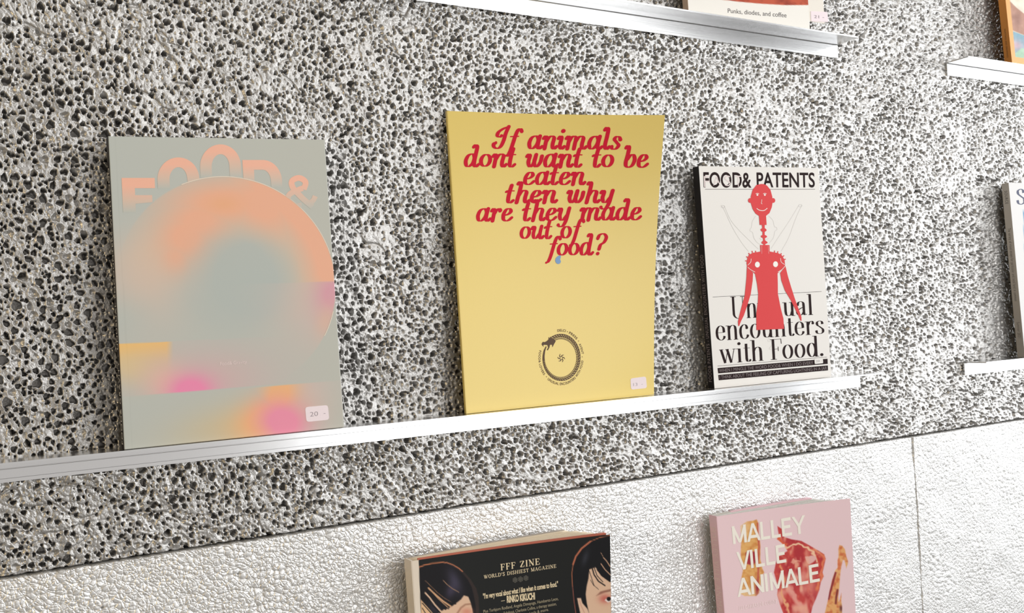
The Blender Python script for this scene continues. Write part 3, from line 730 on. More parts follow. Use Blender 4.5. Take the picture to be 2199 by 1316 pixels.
# spine lettering, reading upwards
def spine_text(name, cv, txt, v0, v1, w0, w1, mat, parent, bold=.0, u=-.0016):
    V, F = font2d(txt, bold, 1.15); V = V.copy(); x0, x1 = V[:, 0].min(), V[:, 0].max(); h = V[:, 1].max()
    k = (V[:, 0] - x0) / (x1 - x0); y = V[:, 1] / h
    P = cv.P(np.full(len(V), u), v0 + (v1 - v0) * k, w1 + (w0 - w1) * y)
    return mesh(name, P, F, mat, parent)
spine_text('spine_lettering', cv, 'FOOD& GRAVITY - UNUSUAL ENCOUNTERS WITH FOOD', .985, .10, .82, .30, M_ink_white, sp, .0)
# FOOD& fading letters
m_fade, ntf, bf = node_mat('salmon_ink_fading_to_grey')
uvn = ntf.nodes.new('ShaderNodeUVMap'); uvn.uv_map = 'fade'; sepn = ntf.nodes.new('ShaderNodeSeparateXYZ'); rmp = ntf.nodes.new('ShaderNodeValToRGB')
ntf.links.new(uvn.outputs[0], sepn.inputs[0]); ntf.links.new(sepn.outputs[1], rmp.inputs[0]); ntf.links.new(rmp.outputs[0], bf.inputs['Base Color'])
rmp.color_ramp.elements[0].position = 0.0; rmp.color_ramp.elements[0].color = L4((186, 189, 181)); rmp.color_ramp.elements[1].position = .78; rmp.color_ramp.elements[1].color = L4((238, 182, 158))
e_ = rmp.color_ramp.elements.new(.35); e_.color = L4((214, 188, 170)); bf.inputs['Roughness'].default_value = .5; bf.inputs['Specular IOR Level'].default_value = .3
def fade_letters(shapes, off):
    ink = Ink(); fades = []
    for pts_list, faces, ytop, ybot in shapes:
        n0 = len(ink.V); ink.add(pts_list, faces); fades += [((ybot - y) / (ybot - ytop)) for x, y in pts_list]
    o = ink.build('title_letter', cv, m_fade, bk, off)
    uv = o.data.uv_layers.new(name='fade'); fa = np.array(fades)
    li = np.zeros(len(o.data.loops), np.int32); o.data.loops.foreach_get('vertex_index', li)
    uv.data.foreach_set('uv', np.stack([np.zeros(len(li)), fa[li]], 1).astype(np.float32).ravel()); return o
def clip_rows(polyrows): return polyrows
shapes = []
def quad(x0, x1, y0, y1, yt, yb):
    s_ = lambda y: (y - 381) * .045
    P = [(x0 + s_(y), y - (x - 262) * .012 * 0) for x, y in ((x0, y0), (x1, y0), (x1, y1), (x0, y1))]
    P = [(x0 + s_(y0), y0), (x1 + s_(y0), y0), (x1 + s_(y1), y1), (x0 + s_(y1), y1)]
    shapes.append((P, [(0, 1, 2, 3)], yt, yb))
yb = 456
quad(261, 332, 382, 404, 382, yb); quad(261, 288.5, 404, 456, 382, yb); quad(288, 325, 419, 437.5, 382, yb)
def ringpart(cx, cy, rx, ry, ix, iy, a0, a1, yt, ybt, n=40, legs=(1, 1)):
    a = np.linspace(a0, a1, n); O = np.stack([cx + rx * np.cos(a), cy - ry * np.sin(a)], 1); I = np.stack([cx + ix * np.cos(a), cy - iy * np.sin(a)], 1)
    def leg(P, k): q = P[k].copy(); q[1] = ybt; q[0] += (ybt - P[k][1]) * .05; return q[None]
    if legs[0]: O = np.concatenate([leg(O, 0), O]); I = np.concatenate([leg(I, 0), I])
    if legs[1]: O = np.concatenate([O, leg(O, -1)]); I = np.concatenate([I, leg(I, -1)])
    n = len(O); V = np.concatenate([O, I]); shapes.append(([tuple(v) for v in V], [(i, i + 1, n + i + 1, n + i) for i in range(n - 1)], yt, ybt))
pi = math.pi
ringpart(383, 385, 45, 47, 19, 26, 0, pi, 338, 405)
ringpart(473.5, 358, 44, 48, 19, 27, 0, pi, 310, 381)
quad(522, 546, 343.5, 396, 343.5, 398); quad(546, 566, 343.5, 364.5, 343.5, 398)
ringpart(564, 392, 42, 48.5, 18, 27.5, 0, .5 * pi, 343.5, 402, legs=(1, 0))
for P_, w_ in ((((652,407),(656,391),(642,382),(627,389),(629,403),(641,417)), 12.5), (((641,417),(652,428),(671,444)), 12.5), (((650,404),(640,408),(622,417),(618,432),(628,443),(648,441)), 12), (((677,421),(672,431),(660,439)), 11)):
    amp = Ink(); amp.ribbon(catmull(P_, 5), w_); shapes.append((amp.V, amp.F, 376, 450))
# letters never reach over the printed circle
shp2 = []
for V_, F_, yt, yb_ in shapes:
    A = np.array(V_, float); ins = circ(A[:, 0], A[:, 1])
    for _ in range(6):
        ins = circ(A[:, 0], A[:, 1]); A[:, 1] -= np.clip(ins + 1.0, 0, None) * .6
    shp2.append(([tuple(v) for v in A], F_, yt, yb_))
for k_ in ((0, 3), (3, 4), (4, 5), (5, 8)): fade_letters(shp2[k_[0]:k_[1]], .00025)
fade_letters(shp2[8:], .00025)
aa = np.linspace(.5 * pi + .42, -.55, 90); Lx = acx + aR * np.cos(aa); Lz = acz + aR * np.sin(aa)
def plane_pt(x, z):   # the cover is a plane: solve depth from height
    TL, TR, BR, BL = cv.c; k = (TL[2] - z) / (TL[2] - BL[2]); return np.stack([x, TL[1] + (BL[1] - TL[1]) * k, z], -1)
Pa = plane_pt(Lx, Lz) - YV * .0003; Pb = plane_pt(acx + (aR + .0007) * np.cos(aa), acz + (aR + .0007) * np.sin(aa)) - YV * .0003
inside_x = Lx < cv.c[1][0] - .001
k_ = int(inside_x.sum()) if inside_x.all() else len(aa)
Fl = [(i, i + 1, len(aa) + i + 1, len(aa) + i) for i in range(len(aa) - 1) if Lx[i] < cv.c[1][0] - .002 and Lx[i + 1] < cv.c[1][0] - .002]
mesh('arch_highlight_line', np.concatenate([Pa, Pb]), Fl, paper('cream_line_ink', (232, 216, 198), .5), bk)
st = sticker(cv, [(655, 874), (704, 869.5), (707, 901), (658, 906)], M_sticker, bk)
ik = Ink(); word(ik, '20  -', (666, 894.5), (699, 890.5), 9.5, bold=-.012); ik.build('sticker_price', cv, M_ink_grey, st, .0006)
ik = Ink(); word(ik, 'Food& Gravity', (473, 784.5), (530, 780), 7, bold=.004); ik.build('small_caption', cv, paper('pale_pink_ink', (226, 208, 206)), bk, .00025)
finish(bk)

# ================================================================== 2. yellow magazine, its top right corner curling off the wall
TLm, TRm = C3(961.5, 238, .0095), C3(1428, 247, .0800)
BRm, BLm = C3(1404.5, 846.5, .026, ZB), C3(1002.5, 883.5, .026, ZB)
cvm = Cover(TLm, TRm, BRm, BLm, .0042, lambda u, v: .007 * np.sin(pi * np.clip(u, 0, 1)) * (1 - v) + .007 * np.sin(pi * np.clip(v, 0, 1)) * u)
mg = empty('stapled_magazine', base_pt(cvm), 'yellow magazine with red swash lettering, its top right corner curling forward', 'magazine', 'books standing on the middle ledge')
M_yellow = paper('yellow_satin_cover', (231, 205, 112), .30, .55, .015)
block('front_cover', cvm, 0, 1, 0, 1, 0, .12, 40, 40, M_yellow, mg, smooth=True)
block('page_block', cvm, .002, .994, .002, .998, .13, .86, 20, 20, M_pages, mg)
block('back_cover', cvm, 0, 1, 0, 1, .88, 1, 20, 20, M_yellow, mg)
block('spine', cvm, -.003, .0015, 0, 1, .02, .98, 1, 20, M_yellow, mg)
ik = Ink()
for txt, x0, x1, y0, y1, hx in [('If animals', 1055.7, 1337, 318.5, 320, 26.8), ('dont want to be', 996, 1394, 357.5, 359, 26.8), ('eaten', 1123.5, 1259.5, 396, 396, 26),
                            ('then why', 1085, 1321, 435, 435, 26), ('are they made', 1022.4, 1379, 474.5, 471.5, 26), ('out of', 1116, 1258, 512.5, 511, 26), ('food?', 1170, 1307, 549, 546, 26)]:
    swash(ik, txt, (x0, y0), (x1, y1), hx)
tl = ik.build('title_lettering', cvm, M_ink_red, mg, .0004)
ik = Ink(); ik.poly([(1204, 548), (1204, 553), (1202.5, 556.5), (1204.5, 561), (1203, 565), (1199, 567), (1194.5, 565), (1192, 560), (1193.5, 554), (1198, 549.5)])
ik.build('blue_drop', cvm, paper('light_blue_ink', (128, 164, 208)), mg, .0006)
# dragon ring emblem
ik = Ink(); ec = np.array([1204.6, 768.0])
def ep(a, r):      # angle in degrees, clockwise from the top; the ring is taller than wide on the photo
    t = math.radians(a); return ec + np.array([r * 37.4 * math.sin(t), -r * 45.6 * math.cos(t)]) + np.array([1.0, -1.0]) * 0
def wid(a):        # body half width along the ring, from the neck (a = -38) clockwise to the tail (a = 300)
    k = np.clip((a + 40) / 330, 0, 1); return .105 * (1 - .72 * k ** 2.2) + .012
for a in np.arange(-36, 268, 7.2):          # overlapping back scales
    w = wid(a); q = [ep(a, 1 + w), ep(a + 5, 1 + w * .9), ep(a + 12, 1 - w * .05), ep(a + 8.4, 1 - w * .35)]
    ik.poly(q)
for a in np.arange(-30, 262, 5.2):          # belly plates
    w = wid(a); ik.poly([ep(a, 1 - w * .45), ep(a + 3.0, 1 - w * .5), ep(a + 1.6, 1 - w * .98), ep(a - .6, 1 - w * .9)])
arcp = lambda a0, a1, f, n=50: np.array([ep(a, f(a)) for a in np.linspace(a0, a1, n)])
ik.ribbon(arcp(-38, 292, lambda a: 1 + wid(a) * .97), np.linspace(1.5, .8, 50)); ik.ribbon(arcp(-30, 285, lambda a: 1 - wid(a)), np.linspace(.7, .5, 50)); ik.ribbon(arcp(-34, 292, lambda a: 1 - wid(a) * .2), np.linspace(1.0, .9, 50))
ik.ribbon(arcp(262, 302, lambda a: 1.0), np.linspace(5.0, 2.2, 50))
hd = zm([(330,340),(335,290),(352,320),(370,285),(385,320),(430,330),(470,370),(440,420),(405,490),(400,440),(360,440),(350,490),(320,545),(300,540),(325,490),(310,445),(250,440),(232,450),(245,480),(215,455),(200,425),(225,385),(262,390),(300,370)], 1140, 690, 8.777)
ik.poly(hd)
for k in range(6):
    t = math.radians(k * 60 + 15); c = np.array([1205.3, 768.6]); p = [c + np.array([math.sin(t + s) * r, -math.cos(t + s) * r * 1.15]) for r, s in ((3.0, 0), (5.5, .08), (8, .5))]
    ik.ribbon(catmull(p, 4), np.linspace(2.2, 1.0, 9))
    t2 = math.radians(k * 60 + 45)
    ik.ribbon([c + np.array([math.sin(t) * 3.2, -math.cos(t) * 3.4]), c + np.array([math.sin(t + pi / 3) * 3.2, -math.cos(t + pi / 3) * 3.4])], .9)
def ringtext(txt, a0, a1, r0=1.235, h=.115, outward=True):
    V, F = font2d(txt, .012, 1.1); V = V.copy(); k = (V[:, 0] - V[:, 0].min()) / (V[:, 0].max() - V[:, 0].min()); y = V[:, 1] / .69
    out = []
    for kk, yy in zip(k, y): out.append(ep(a0 + (a1 - a0) * kk, r0 + (h * yy if outward else -h * (yy - 1))))
    ik.add(out, F)
ringtext('DELCI', -9, 12); ringtext('PRESS', 22, 46, 1.22); ringtext('AVENT', 58, 82, 1.2)
ringtext('UNUSUAL ENCOUNTERS WITH FOOD', 217, 96, 1.17, .12, False); ringtext('FOOD& LOVERS', 286, 230, 1.17, .12, False)
for a in (17, 52, 88, 223): ik.disc(ep(a, 1.28 if a < 60 else 1.22), .9)
ik.build('dragon_ring_emblem', cvm, paper('umber_ink', (92, 70, 50), .6), mg, .0004)
st = sticker(cvm, [(1353.5, 812.5), (1387, 808), (1389, 833), (1355, 836.5)], M_sticker, mg, .0005)
ik = Ink(); word(ik, '13  -', (1360, 829), (1380, 827), 6.5, bold=-.012); ik.build('sticker_price', cvm, M_ink_grey, st, .0007)
finish(mg)

# ================================================================== 3. white book with the red corkscrew figure
cv3 = Cover(C3(1500.5, 356.5, .0200), C3(1757.5, 360.5, .0200), C3(1785, 805, .0270, ZB), C3(1534, 826.5, .0270, ZB), .0118)
b3 = empty('paperback_book', base_pt(cv3), 'white paperback with red corkscrew figure and black serif title on the long ledge', 'book', 'books standing on the middle ledge')
M_white = paper('warm_white_cover', (229, 226, 221), .6, .2, .012)
block('front_cover', cv3, 0, 1, 0, 1, 0, .06, 2, 2, M_white, b3); block('back_cover', cv3, 0, 1, 0, 1, .94, 1, 2, 2, M_white, b3)
block('page_block', cv3, .004, .992, .003, .997, .063, .937, 2, 2, M_pages, b3)
sp = block('spine', cv3, -.0012, .003, 0, 1, .001, .999, 1, 2, M_blackp, b3)
spine_text('spine_lettering', cv3, 'FOOD& PATENTS - UNUSUAL ENCOUNTERS WITH FOOD', .97, .40, .80, .30, M_ink_grey, sp)
Z5 = lambda P: zm(P, 1470, 340, 4.875)
Z6 = lambda P: zm(P, 1470, 590, 4.875)
ik = Ink()
word(ik, 'FOOD&', Z5([(200, 300)])[0], Z5([(700, 303)])[0], 31, 31, bold=.02, up=(-.03, -1))
word(ik, 'PATENTS', Z5([(757, 300)])[0], Z5([(1365, 300)])[0], 30.5, 30, bold=.018, up=(-.03, -1))
ik.build('masthead_lettering', cv3, M_ink_black, b3, .00025)
for L_ in (Z5([(215, 324), (1366, 324)]), Z6([(295, 232), (1435, 175)]), Z6([(345, 955), (1490, 860)])):
    ik = Ink(); ik.ribbon(L_, .7); ik.build('rule_line', cv3, M_ink_black, b3, .00025)
ik = Ink()
didone(ik, 'Unus', Z6([(490, 458)])[0], Z6([(985, 434)])[0], 31, 30); didone(ik, 'ual', Z6([(1030, 432)])[0], Z6([(1345, 416)])[0], 29.5, 29)
didone(ik, 'encounters', Z6([(330, 688)])[0], Z6([(1465, 615)])[0], 31, 28)
didone(ik, 'with Food.', Z6([(370, 928)])[0], Z6([(1455, 848)])[0], 29.5, 29)
ik.build('title_lettering', cv3, M_ink_black, b3, .00025)
ik = Ink()
ik.poly(Z6([(345, 976), (1497, 878), (1499, 932), (352, 1032)])); ik.build('caption_bar', cv3, M_ink_black, b3, .00025); ik = Ink(); ik.poly(Z6([(352, 1048), (1500, 948), (1502, 1000), (358, 1104)]))
bars = ik.build('caption_bar', cv3, M_ink_black, b3, .00025)
ik = Ink()
word(ik, 'WHEN I MINGLE THE WORD FOOD& WHEN I DO EVERY', Z6([(362, 1020)])[0], Z6([(1345, 936)])[0], 7.0, 6.6, bold=0)
word(ik, 'I THINK ABOUT THE FEELING OF CAPTURING LIGHTNING IN A JAR', Z6([(366, 1090)])[0], Z6([(1490, 991)])[0], 7.0, 6.6, bold=0)
ik.build('caption_lettering', cv3, paper('mid_grey_brown_ink', (122, 110, 110)), bars, .0005)
# FOOD overlaid by a pale second word
ik = Ink()
for g, x, y, w_, h_ in (('F', 205, 302, 60, 118), ('A', 300, 285, 75, 100), ('S', 420, 290, 62, 110), ('T', 532, 300, 62, 120)):
    word(ik, g, Z5([(x, y)])[0], Z5([(x + w_, y)])[0], h_ / 4.875, bold=-.012, up=(-.03, -1))
ik.build('ghost_lettering', cv3, paper('pale_blush_ink', (222, 208, 206)), b3, .0004)
ik = Ink()    # ghost outlines of the raised arms and the lowered head
for P in ([(380,490),(410,530),(500,720),(590,870),(670,975)], [(415,495),(480,640),(560,740),(700,880),(775,950)], [(1228,488),(1160,640),(1090,830),(1010,975)], [(1195,492),(1100,650),(1000,800),(905,945)],
          [(745,602),(710,660),(700,720),(690,735),(684,760),(712,775),(725,830),(760,880),(800,905)], [(880,602),(925,650),(940,712),(962,722),(968,745),(945,765),(930,830),(885,890)], [(785,835),(800,850),(812,850)], [(850,850),(868,845),(880,835)],
          [(700,1160),(735,1210)]):
    ik = Ink(); ik.ribbon(catmull(Z5(P), 6), .7); ik.build('ghost_outline', cv3, M_ink_light, b3, .00025)
for P, w_ in ((catmull(Z5(ell(402, 505, 18, 12, 8)), 4, True), .9), (catmull(Z5(ell(1212, 495, 18, 12, 8)), 4, True), .9), (catmull(Z6([(880,600),(905,630),(870,690),(905,700),(930,700)]), 5), .6), (catmull(Z6([(930,720),(885,775),(925,780)]), 5), .6)):
    ik = Ink(); ik.ribbon(P, w_); ik.build('ghost_outline', cv3, M_ink_light, b3, .00025)
ik = Ink()
head = [(800,268),(750,280),(712,330),(692,400),(693,470),(712,530),(742,578),(778,602),(785,697),(808,697),(812,730),(795,742),(797,756),(815,770),(815,800),(797,812),(800,824),(820,836),(822,860),(805,876),(806,890),(825,900),(825,907),(790,907),(793,975),
        (715,988),(672,1010),(655,1050),(648,1100),(655,1135),(692,1165),(738,1212),(758,1316)]
low = [(770,200),(766,290),(750,400),(751,578),(1040,565),(1034,460),(1006,350),(976,200)]
right = [(975,1316),(972,1205),(1025,1155),(1052,1120),(1045,1060),(1012,1008),(978,992),(890,974),(888,907),(842,907),(845,898),(868,886),(865,874),(842,858),(840,836),(862,824),(860,812),(838,800),(838,770),(858,756),(855,742),(838,730),(838,697),(858,697),(852,602),(888,572),(912,512),(920,460),(917,400),(898,330),(862,286),(832,270)]
ik.poly(Z5(head) + Z6(low) + Z5(right))
ik.disc(Z5([(686, 441)])[0], 4.6, None, 5.2); ik.disc(Z5([(926, 441)])[0], 4.6, None, 5.2)
ik.poly(Z6([(652,-90),(646,40),(628,220),(602,310),(574,420),(558,490),(562,533),(570,538),(577,518),(590,484),(620,425),(662,300),(692,200),(712,60),(716,-20),(695,-50)]))
ik.poly(Z6([(1000,-20),(1012,60),(1050,165),(1110,265),(1160,365),(1192,430),(1212,478),(1224,482),(1222,440),(1190,350),(1150,240),(1112,120),(1082,20),(1055,-92),(1030,-60)]))
for x, y, dx, dy in ((745,985,-3,-18),(710,988,-5,-20),(680,1008,-10,-18),(662,1040,-16,-14),(652,1075,-18,-4),(940,985,2,-20),(972,992,4,-20),(1005,1010,8,-18),(1028,1030,12,-14),(1042,1060,16,-6)):
    ik.ribbon(Z5([(x, y), (x + dx, y + dy)]), 2.0)
fg = ik.build('corkscrew_figure', cv3, M_coral, b3, .00075)
ik = Ink()
for c_ in ((760, 1112), (950, 1108)): k2 = Ink(); k2.disc(Z5([c_])[0], 5.3, None, 6.3); k2.build('chest_hole', cv3, M_ink_white, fg, .0011)
for x in (760, 838): ik.ribbon(catmull(Z5([(x-18, 372), (x, 366), (x+18, 372)]), 4), 1.0); ik.disc(Z5([(x, 383)])[0], 2.0)
ik.ribbon(catmull(Z5([(752,524),(785,544),(830,546),(864,522)]), 5), 1.3)
ik.ribbon(catmull(Z5([(806,430),(804,455),(800,470),(812,478)]), 5), .8)
ik.build('face_features', cv3, M_ink_white, fg, .0011); ik = Ink()
for P in ([(695,1050),(690,1085),(660,1118)], [(660,1140),(690,1165),(735,1190)], [(1002,1045),(1010,1085),(1045,1112)], [(1045,1135),(1015,1165),(975,1190)]): ik.ribbon(catmull(Z5(P), 5), .9)
for P in ([(805,915),(806,995)], [(872,915),(880,995)]):
    Q = np.array(Z5(P))
    for k in range(11): ik.disc(Q[0] + (Q[1] - Q[0]) * k / 10, .45, n=6)
ik.build('seam_lines', cv3, M_ink_white, fg, .0011)
st = sticker(cv3, Z6([(1358, 878), (1445, 870), (1450, 925), (1362, 934)]), M_white, b3, .0008)
ik = Ink(); word(ik, '20 -', Z6([(1374, 915)])[0], Z6([(1438, 908)])[0], 4.2, bold=-.01); ik.build('sticker_price', cv3, M_ink_grey, st, .001)
finish(b3)
# ================================================================== 4. black zine below, pages fanned at the fore edge
ZB2 = ZL + .0004
ZT = -.2458
def TP(px, py, z):           # point at a pixel on a given height: its depth follows
    a = at(px, py, 0.0); t = 1 - z / a[2]; return at(px, py, t)
zTL = TP(884.5, 1204.5, ZT); zTR = TP(1310, 1147.5, ZT)
zBL = np.array([zTL[0] + .001, 1 - .044, ZB2]); zBR = np.array([zTR[0] + .001, 1 - .050, ZB2])
th0 = (1 - .009) - zTL[1]; th1 = (1 - .005) - zTR[1]; tb0 = .016; tb1 = .034
cz = Cover(zTL, zTR, zBR, zBL, lambda u, v: (th0 * (1 - u) + th1 * u) * (1 - v) + (tb0 * (1 - u) + tb1 * u) * v, lambda u, v: .004 * np.sin(pi * np.clip(u, 0, 1)))
zn = empty('glossy_magazine', base_pt(cz), 'thick black magazine with two dark-haired faces and cream spine, on the lowest ledge', 'magazine')
ZA = lambda P: zm(P, 860, 1110, 6.3875)
ZC = lambda P: zm(P, 1080, 1110, 6.3875)
def paintz(px, py):
    c = np.tile(np.array([29, 30, 29.]), (len(px), 1))
    SK = (226, 190, 162); HR = (22, 20, 24)
    c = mixc(c, (52, 42, 40), pmask(px, py, ZA([(255,690),(560,612),(720,650),(860,740),(960,850),(1040,980),(1072,1100),(1082,1316),(1090,1700),(255,1700)]), 1))
    c = mixc(c, HR, pmask(px, py, ZA([(255,705),(330,672),(430,645),(560,632),(650,645),(760,700),(850,770),(925,860),(980,970),(1010,1100),(1035,1250),(1040,1700),(255,1700)]), 1.2))
    c = mixc(c, (196, 122, 86), lmask(px, py, ZA([(255,688),(330,658),(430,635),(560,618),(640,626),(720,655),(800,702),(850,745)]), 2.2))
    c = mixc(c, (74, 70, 92), .75 * gauss(px, py, *ZA([(745,880)])[0], 9, 20, -.4)); c = mixc(c, (84, 76, 104), .6 * gauss(px, py, *ZA([(690,1010)])[0], 7, 12, .3))
    c = mixc(c, (60, 56, 72), .6 * gauss(px, py, *ZA([(470,1250)])[0], 10, 8, .6))
    c = mixc(c, SK, pmask(px, py, ZA([(870,1075),(930,1092),(958,1160),(985,1260),(1010,1400),(1000,1700),(300,1700),(285,1500),(283,1250),(330,1290),(430,1400),(520,1320),(600,1265),(640,1262),(700,1228),(760,1185),(830,1130)]), 1.0))
    c = mixc(c, (228, 188, 146), pmask(px, py, ZA([(278,1130),(340,1200),(420,1290),(470,1350),(285,1350)]), .9))
    for P, w, cc in (([(340,1040),(400,1105),(470,1200),(560,1300)], 3.2, SK), ([(385,975),(470,1055),(580,1150),(690,1225)], 3.4, (214, 168, 128)), ([(420,1010),(520,1120),(650,1240)], 1.8, (204, 160, 124)), ([(340,872),(420,950),(500,1030),(600,1110),(700,1170)], 1.1, (150, 112, 84)),
                     ([(585,868),(640,925),(710,980),(800,1030)], 1.3, (176, 138, 108))):
        c = mixc(c, cc, lmask(px, py, ZA(P), w, .7))
    for P, w in (([(560,1180),(660,1260)], 1.4), ([(640,1150),(760,1195)], 1.6), ([(440,1210),(560,1330)], 2.6), ([(480,1180),(620,1270)], 2.2), ([(300,1180),(420,1316)], 2.0), ([(300,1250),(350,1330)], 1.6)): c = mixc(c, HR, lmask(px, py, ZA(P), w, .7))
    c = mixc(c, (150, 104, 82), .8 * lmask(px, py, ZA([(780,1320),(830,1245),(890,1200),(960,1192)]), 3.2, 1.4))
    c = mixc(c, (214, 130, 110), .7 * gauss(px, py, *ZA([(910,1300)])[0], 9, 6))
    c = mixc(c, (24, 20, 20), pmask(px, py, ZA([(800,1390),(880,1350),(960,1360),(930,1400),(860,1410)]), 1))
    c = mixc(c, (190, 90, 84), pmask(px, py, ZA([(700,1660),(800,1630),(900,1665),(800,1700)]), 1.4))
    # second head
    rim = ZC([(1480,250),(1330,280),(1200,335),(1080,430),(1000,540),(962,650),(945,780),(955,950),(975,1150),(1000,1316),(1010,1500)])
    c = mixc(c, (20, 20, 23), pmask(px, py, rim + ZC([(1500,1500)]), 1))
    c = mixc(c, (172, 104, 76), lmask(px, py, rim[:8], 1.6)); c = mixc(c, (190, 112, 84), lmask(px, py, rim[2:6], 3.4)); c = mixc(c, (150, 86, 74), lmask(px, py, rim[7:], 1.6))
    c = mixc(c, (58, 60, 70), .7 * gauss(px, py, *ZC([(1130,560)])[0], 4.5, 12, .3))
    c = mixc(c, SK, pmask(px, py, ZC([(1185,720),(1230,700),(1270,690),(1330,760),(1400,835),(1485,890),(1490,1700),(1190,1700),(1180,1316),(1150,1180),(1135,1060),(1150,940),(1172,850)]), 1.0))
    for P, w in (([(1225,700),(1250,790),(1310,880),(1400,940)], 2.6), ([(1250,690),(1290,800),(1370,890)], 1.6), ([(1180,730),(1215,830),(1250,940)], 1.1), ([(1200,860),(1240,930),(1310,990)], .9), ([(1300,720),(1360,800),(1470,880)], 4.2), ([(1340,700),(1400,780),(1475,840)], 5)):
        c = mixc(c, HR, lmask(px, py, ZC(P), w, .6))
    for P, w in (([(1345,640),(1400,720),(1470,790)], 1.8), ([(1378,555),(1420,600),(1472,680)], 1.8), ([(1345,490),(1372,540)], .9)): c = mixc(c, (214, 170, 140), lmask(px, py, ZC(P), w, .6))
    c = mixc(c, (140, 96, 80), .85 * pmask(px, py, ZC([(1280,1080),(1340,1020),(1485,985),(1485,1018),(1400,1035)]), 1.2))
    c = mixc(c, (196, 90, 82), .8 * gauss(px, py, *ZC([(1400,1120)])[0], 9, 7)); c = mixc(c, (240, 226, 220), pmask(px, py, ZC([(1395,1140),(1430,1110),(1485,1100),(1485,1155),(1440,1172)]), .8)); c = mixc(c, (26, 20, 20), pmask(px, py, ZC(ell(1452, 1122, 30, 30)), .7))
    c = mixc(c, (230, 194, 168), pmask(px, py, ZC([(1018,1112),(1070,1112),(1090,1180),(1160,1260),(1185,1330),(1200,1700),(1080,1700),(1060,1316),(1035,1200)]), 1.0)); c = mixc(c, (186, 130, 110), .6 * lmask(px, py, ZC([(1050,1140),(1075,1220),(1120,1316)]), 1.6, 1))
    # cream border beside the spine
    c = mixc(c, (230, 218, 202), pmask(px, py, [(860,1190),(899,1190),(899.2,1205),(903.6,1316),(911,1500),(922,1900),(860,1900)], .6))
    return c
vs = np.concatenate([np.linspace(0, .40, 130), np.linspace(.42, 1, 12)])
block('front_cover', cz, 0, 1, 0, 1, 0, .02, 300, 0, M_printg, zn, smooth=False, paint=paintz, vs=vs, full=True)
M_red_edge = paper('rust_red_page', (190, 108, 88), .7)
block('page_leaf', cz, .03, .985, -.006, .997, .03, .10, 20, 6, M_red_edge, zn)['label'] = 'rust red first leaf'
for a, b, u1 in ((.115, .26, .98), (.275, .40, .965), (.412, .55, .955), (.562, .70, .935), (.712, .86, .90)):
    block('page_section', cz, .004, u1, .002, .998, a, b, 20, 6, M_pages2, zn)
block('back_cover', cz, 0, .90, 0, 1, .88, .95, 20, 6, paper('grey_back_cover', (176, 168, 160)), zn)
M_cream = paper('cream_cover', (226, 214, 198), .5)
block('spine', cz, -.004, .006, .0, 1, .005, .95, 1, 8, M_cream, zn)
ik = Ink()
caps(ik, 'FFF ZINE', (1075, 1224.5), (1159, 1211.5), 13.2, thick=.19, thin=.07, space=.12, up=(-.05, -1))
caps(ik, "WORLD'S DISHIEST MAGAZINE", (1039, 1242.5), (1194.5, 1218.5), 7.4, thick=.17, thin=.08, space=.1, up=(-.05, -1))
word(ik, '"I\'m very vocal about what I like when it comes to food."', (1037.5, 1285.5), (1198.5, 1258.5), 10.5, bold=.03, up=(-.05, -1))
ik.ribbon([(1076, 1290.5), (1084, 1289)], 1)
word(ik, 'RINKO KIKUCHI', (1088.5, 1293.5), (1149, 1286), 13.5, bold=.045, up=(-.05, -1))
ik.build('title_lettering', cz, paper('cream_ink', (232, 214, 178)), zn, .0004)
ik = Ink()
caps_lines = [('Plus Torbjorn Rodland, Angela Dimayuga, Humberto Leon,', (1038, 1316), (1199, 1288)), ('Soleil Ho, James Syhabout, Charlotte Collins, a therapy session,', (1041, 1327), (1195, 1299)), ('summer cocktails & more.', (1100, 1329), (1178, 1311))]
for t, a, b in caps_lines: word(ik, t, a, b, 6.4, bold=.004, up=(-.05, -1))
ik.build('small_lettering', cz, paper('dim_cream_ink', (168, 158, 132)), zn, .0004)
ik = Ink()
for x, y in ((1106, 1245.1), (1117.6, 1243.4), (1129.3, 1241)):
    for r in (5.2, 3.0):
        P = [(x + r * math.sin(k * pi / 3), y - r * 1.08 * math.cos(k * pi / 3)) for k in range(7)]; ik.ribbon(P, .9)
    for k in range(6): ik.ribbon([(x, y), (x + 5 * math.sin(k * pi / 3), y - 5.2 * math.cos(k * pi / 3))], .6)
ik.build('hexagon_marks', cz, paper('dim_grey_ink', (104, 102, 94)), zn, .0004)
finish(zn)

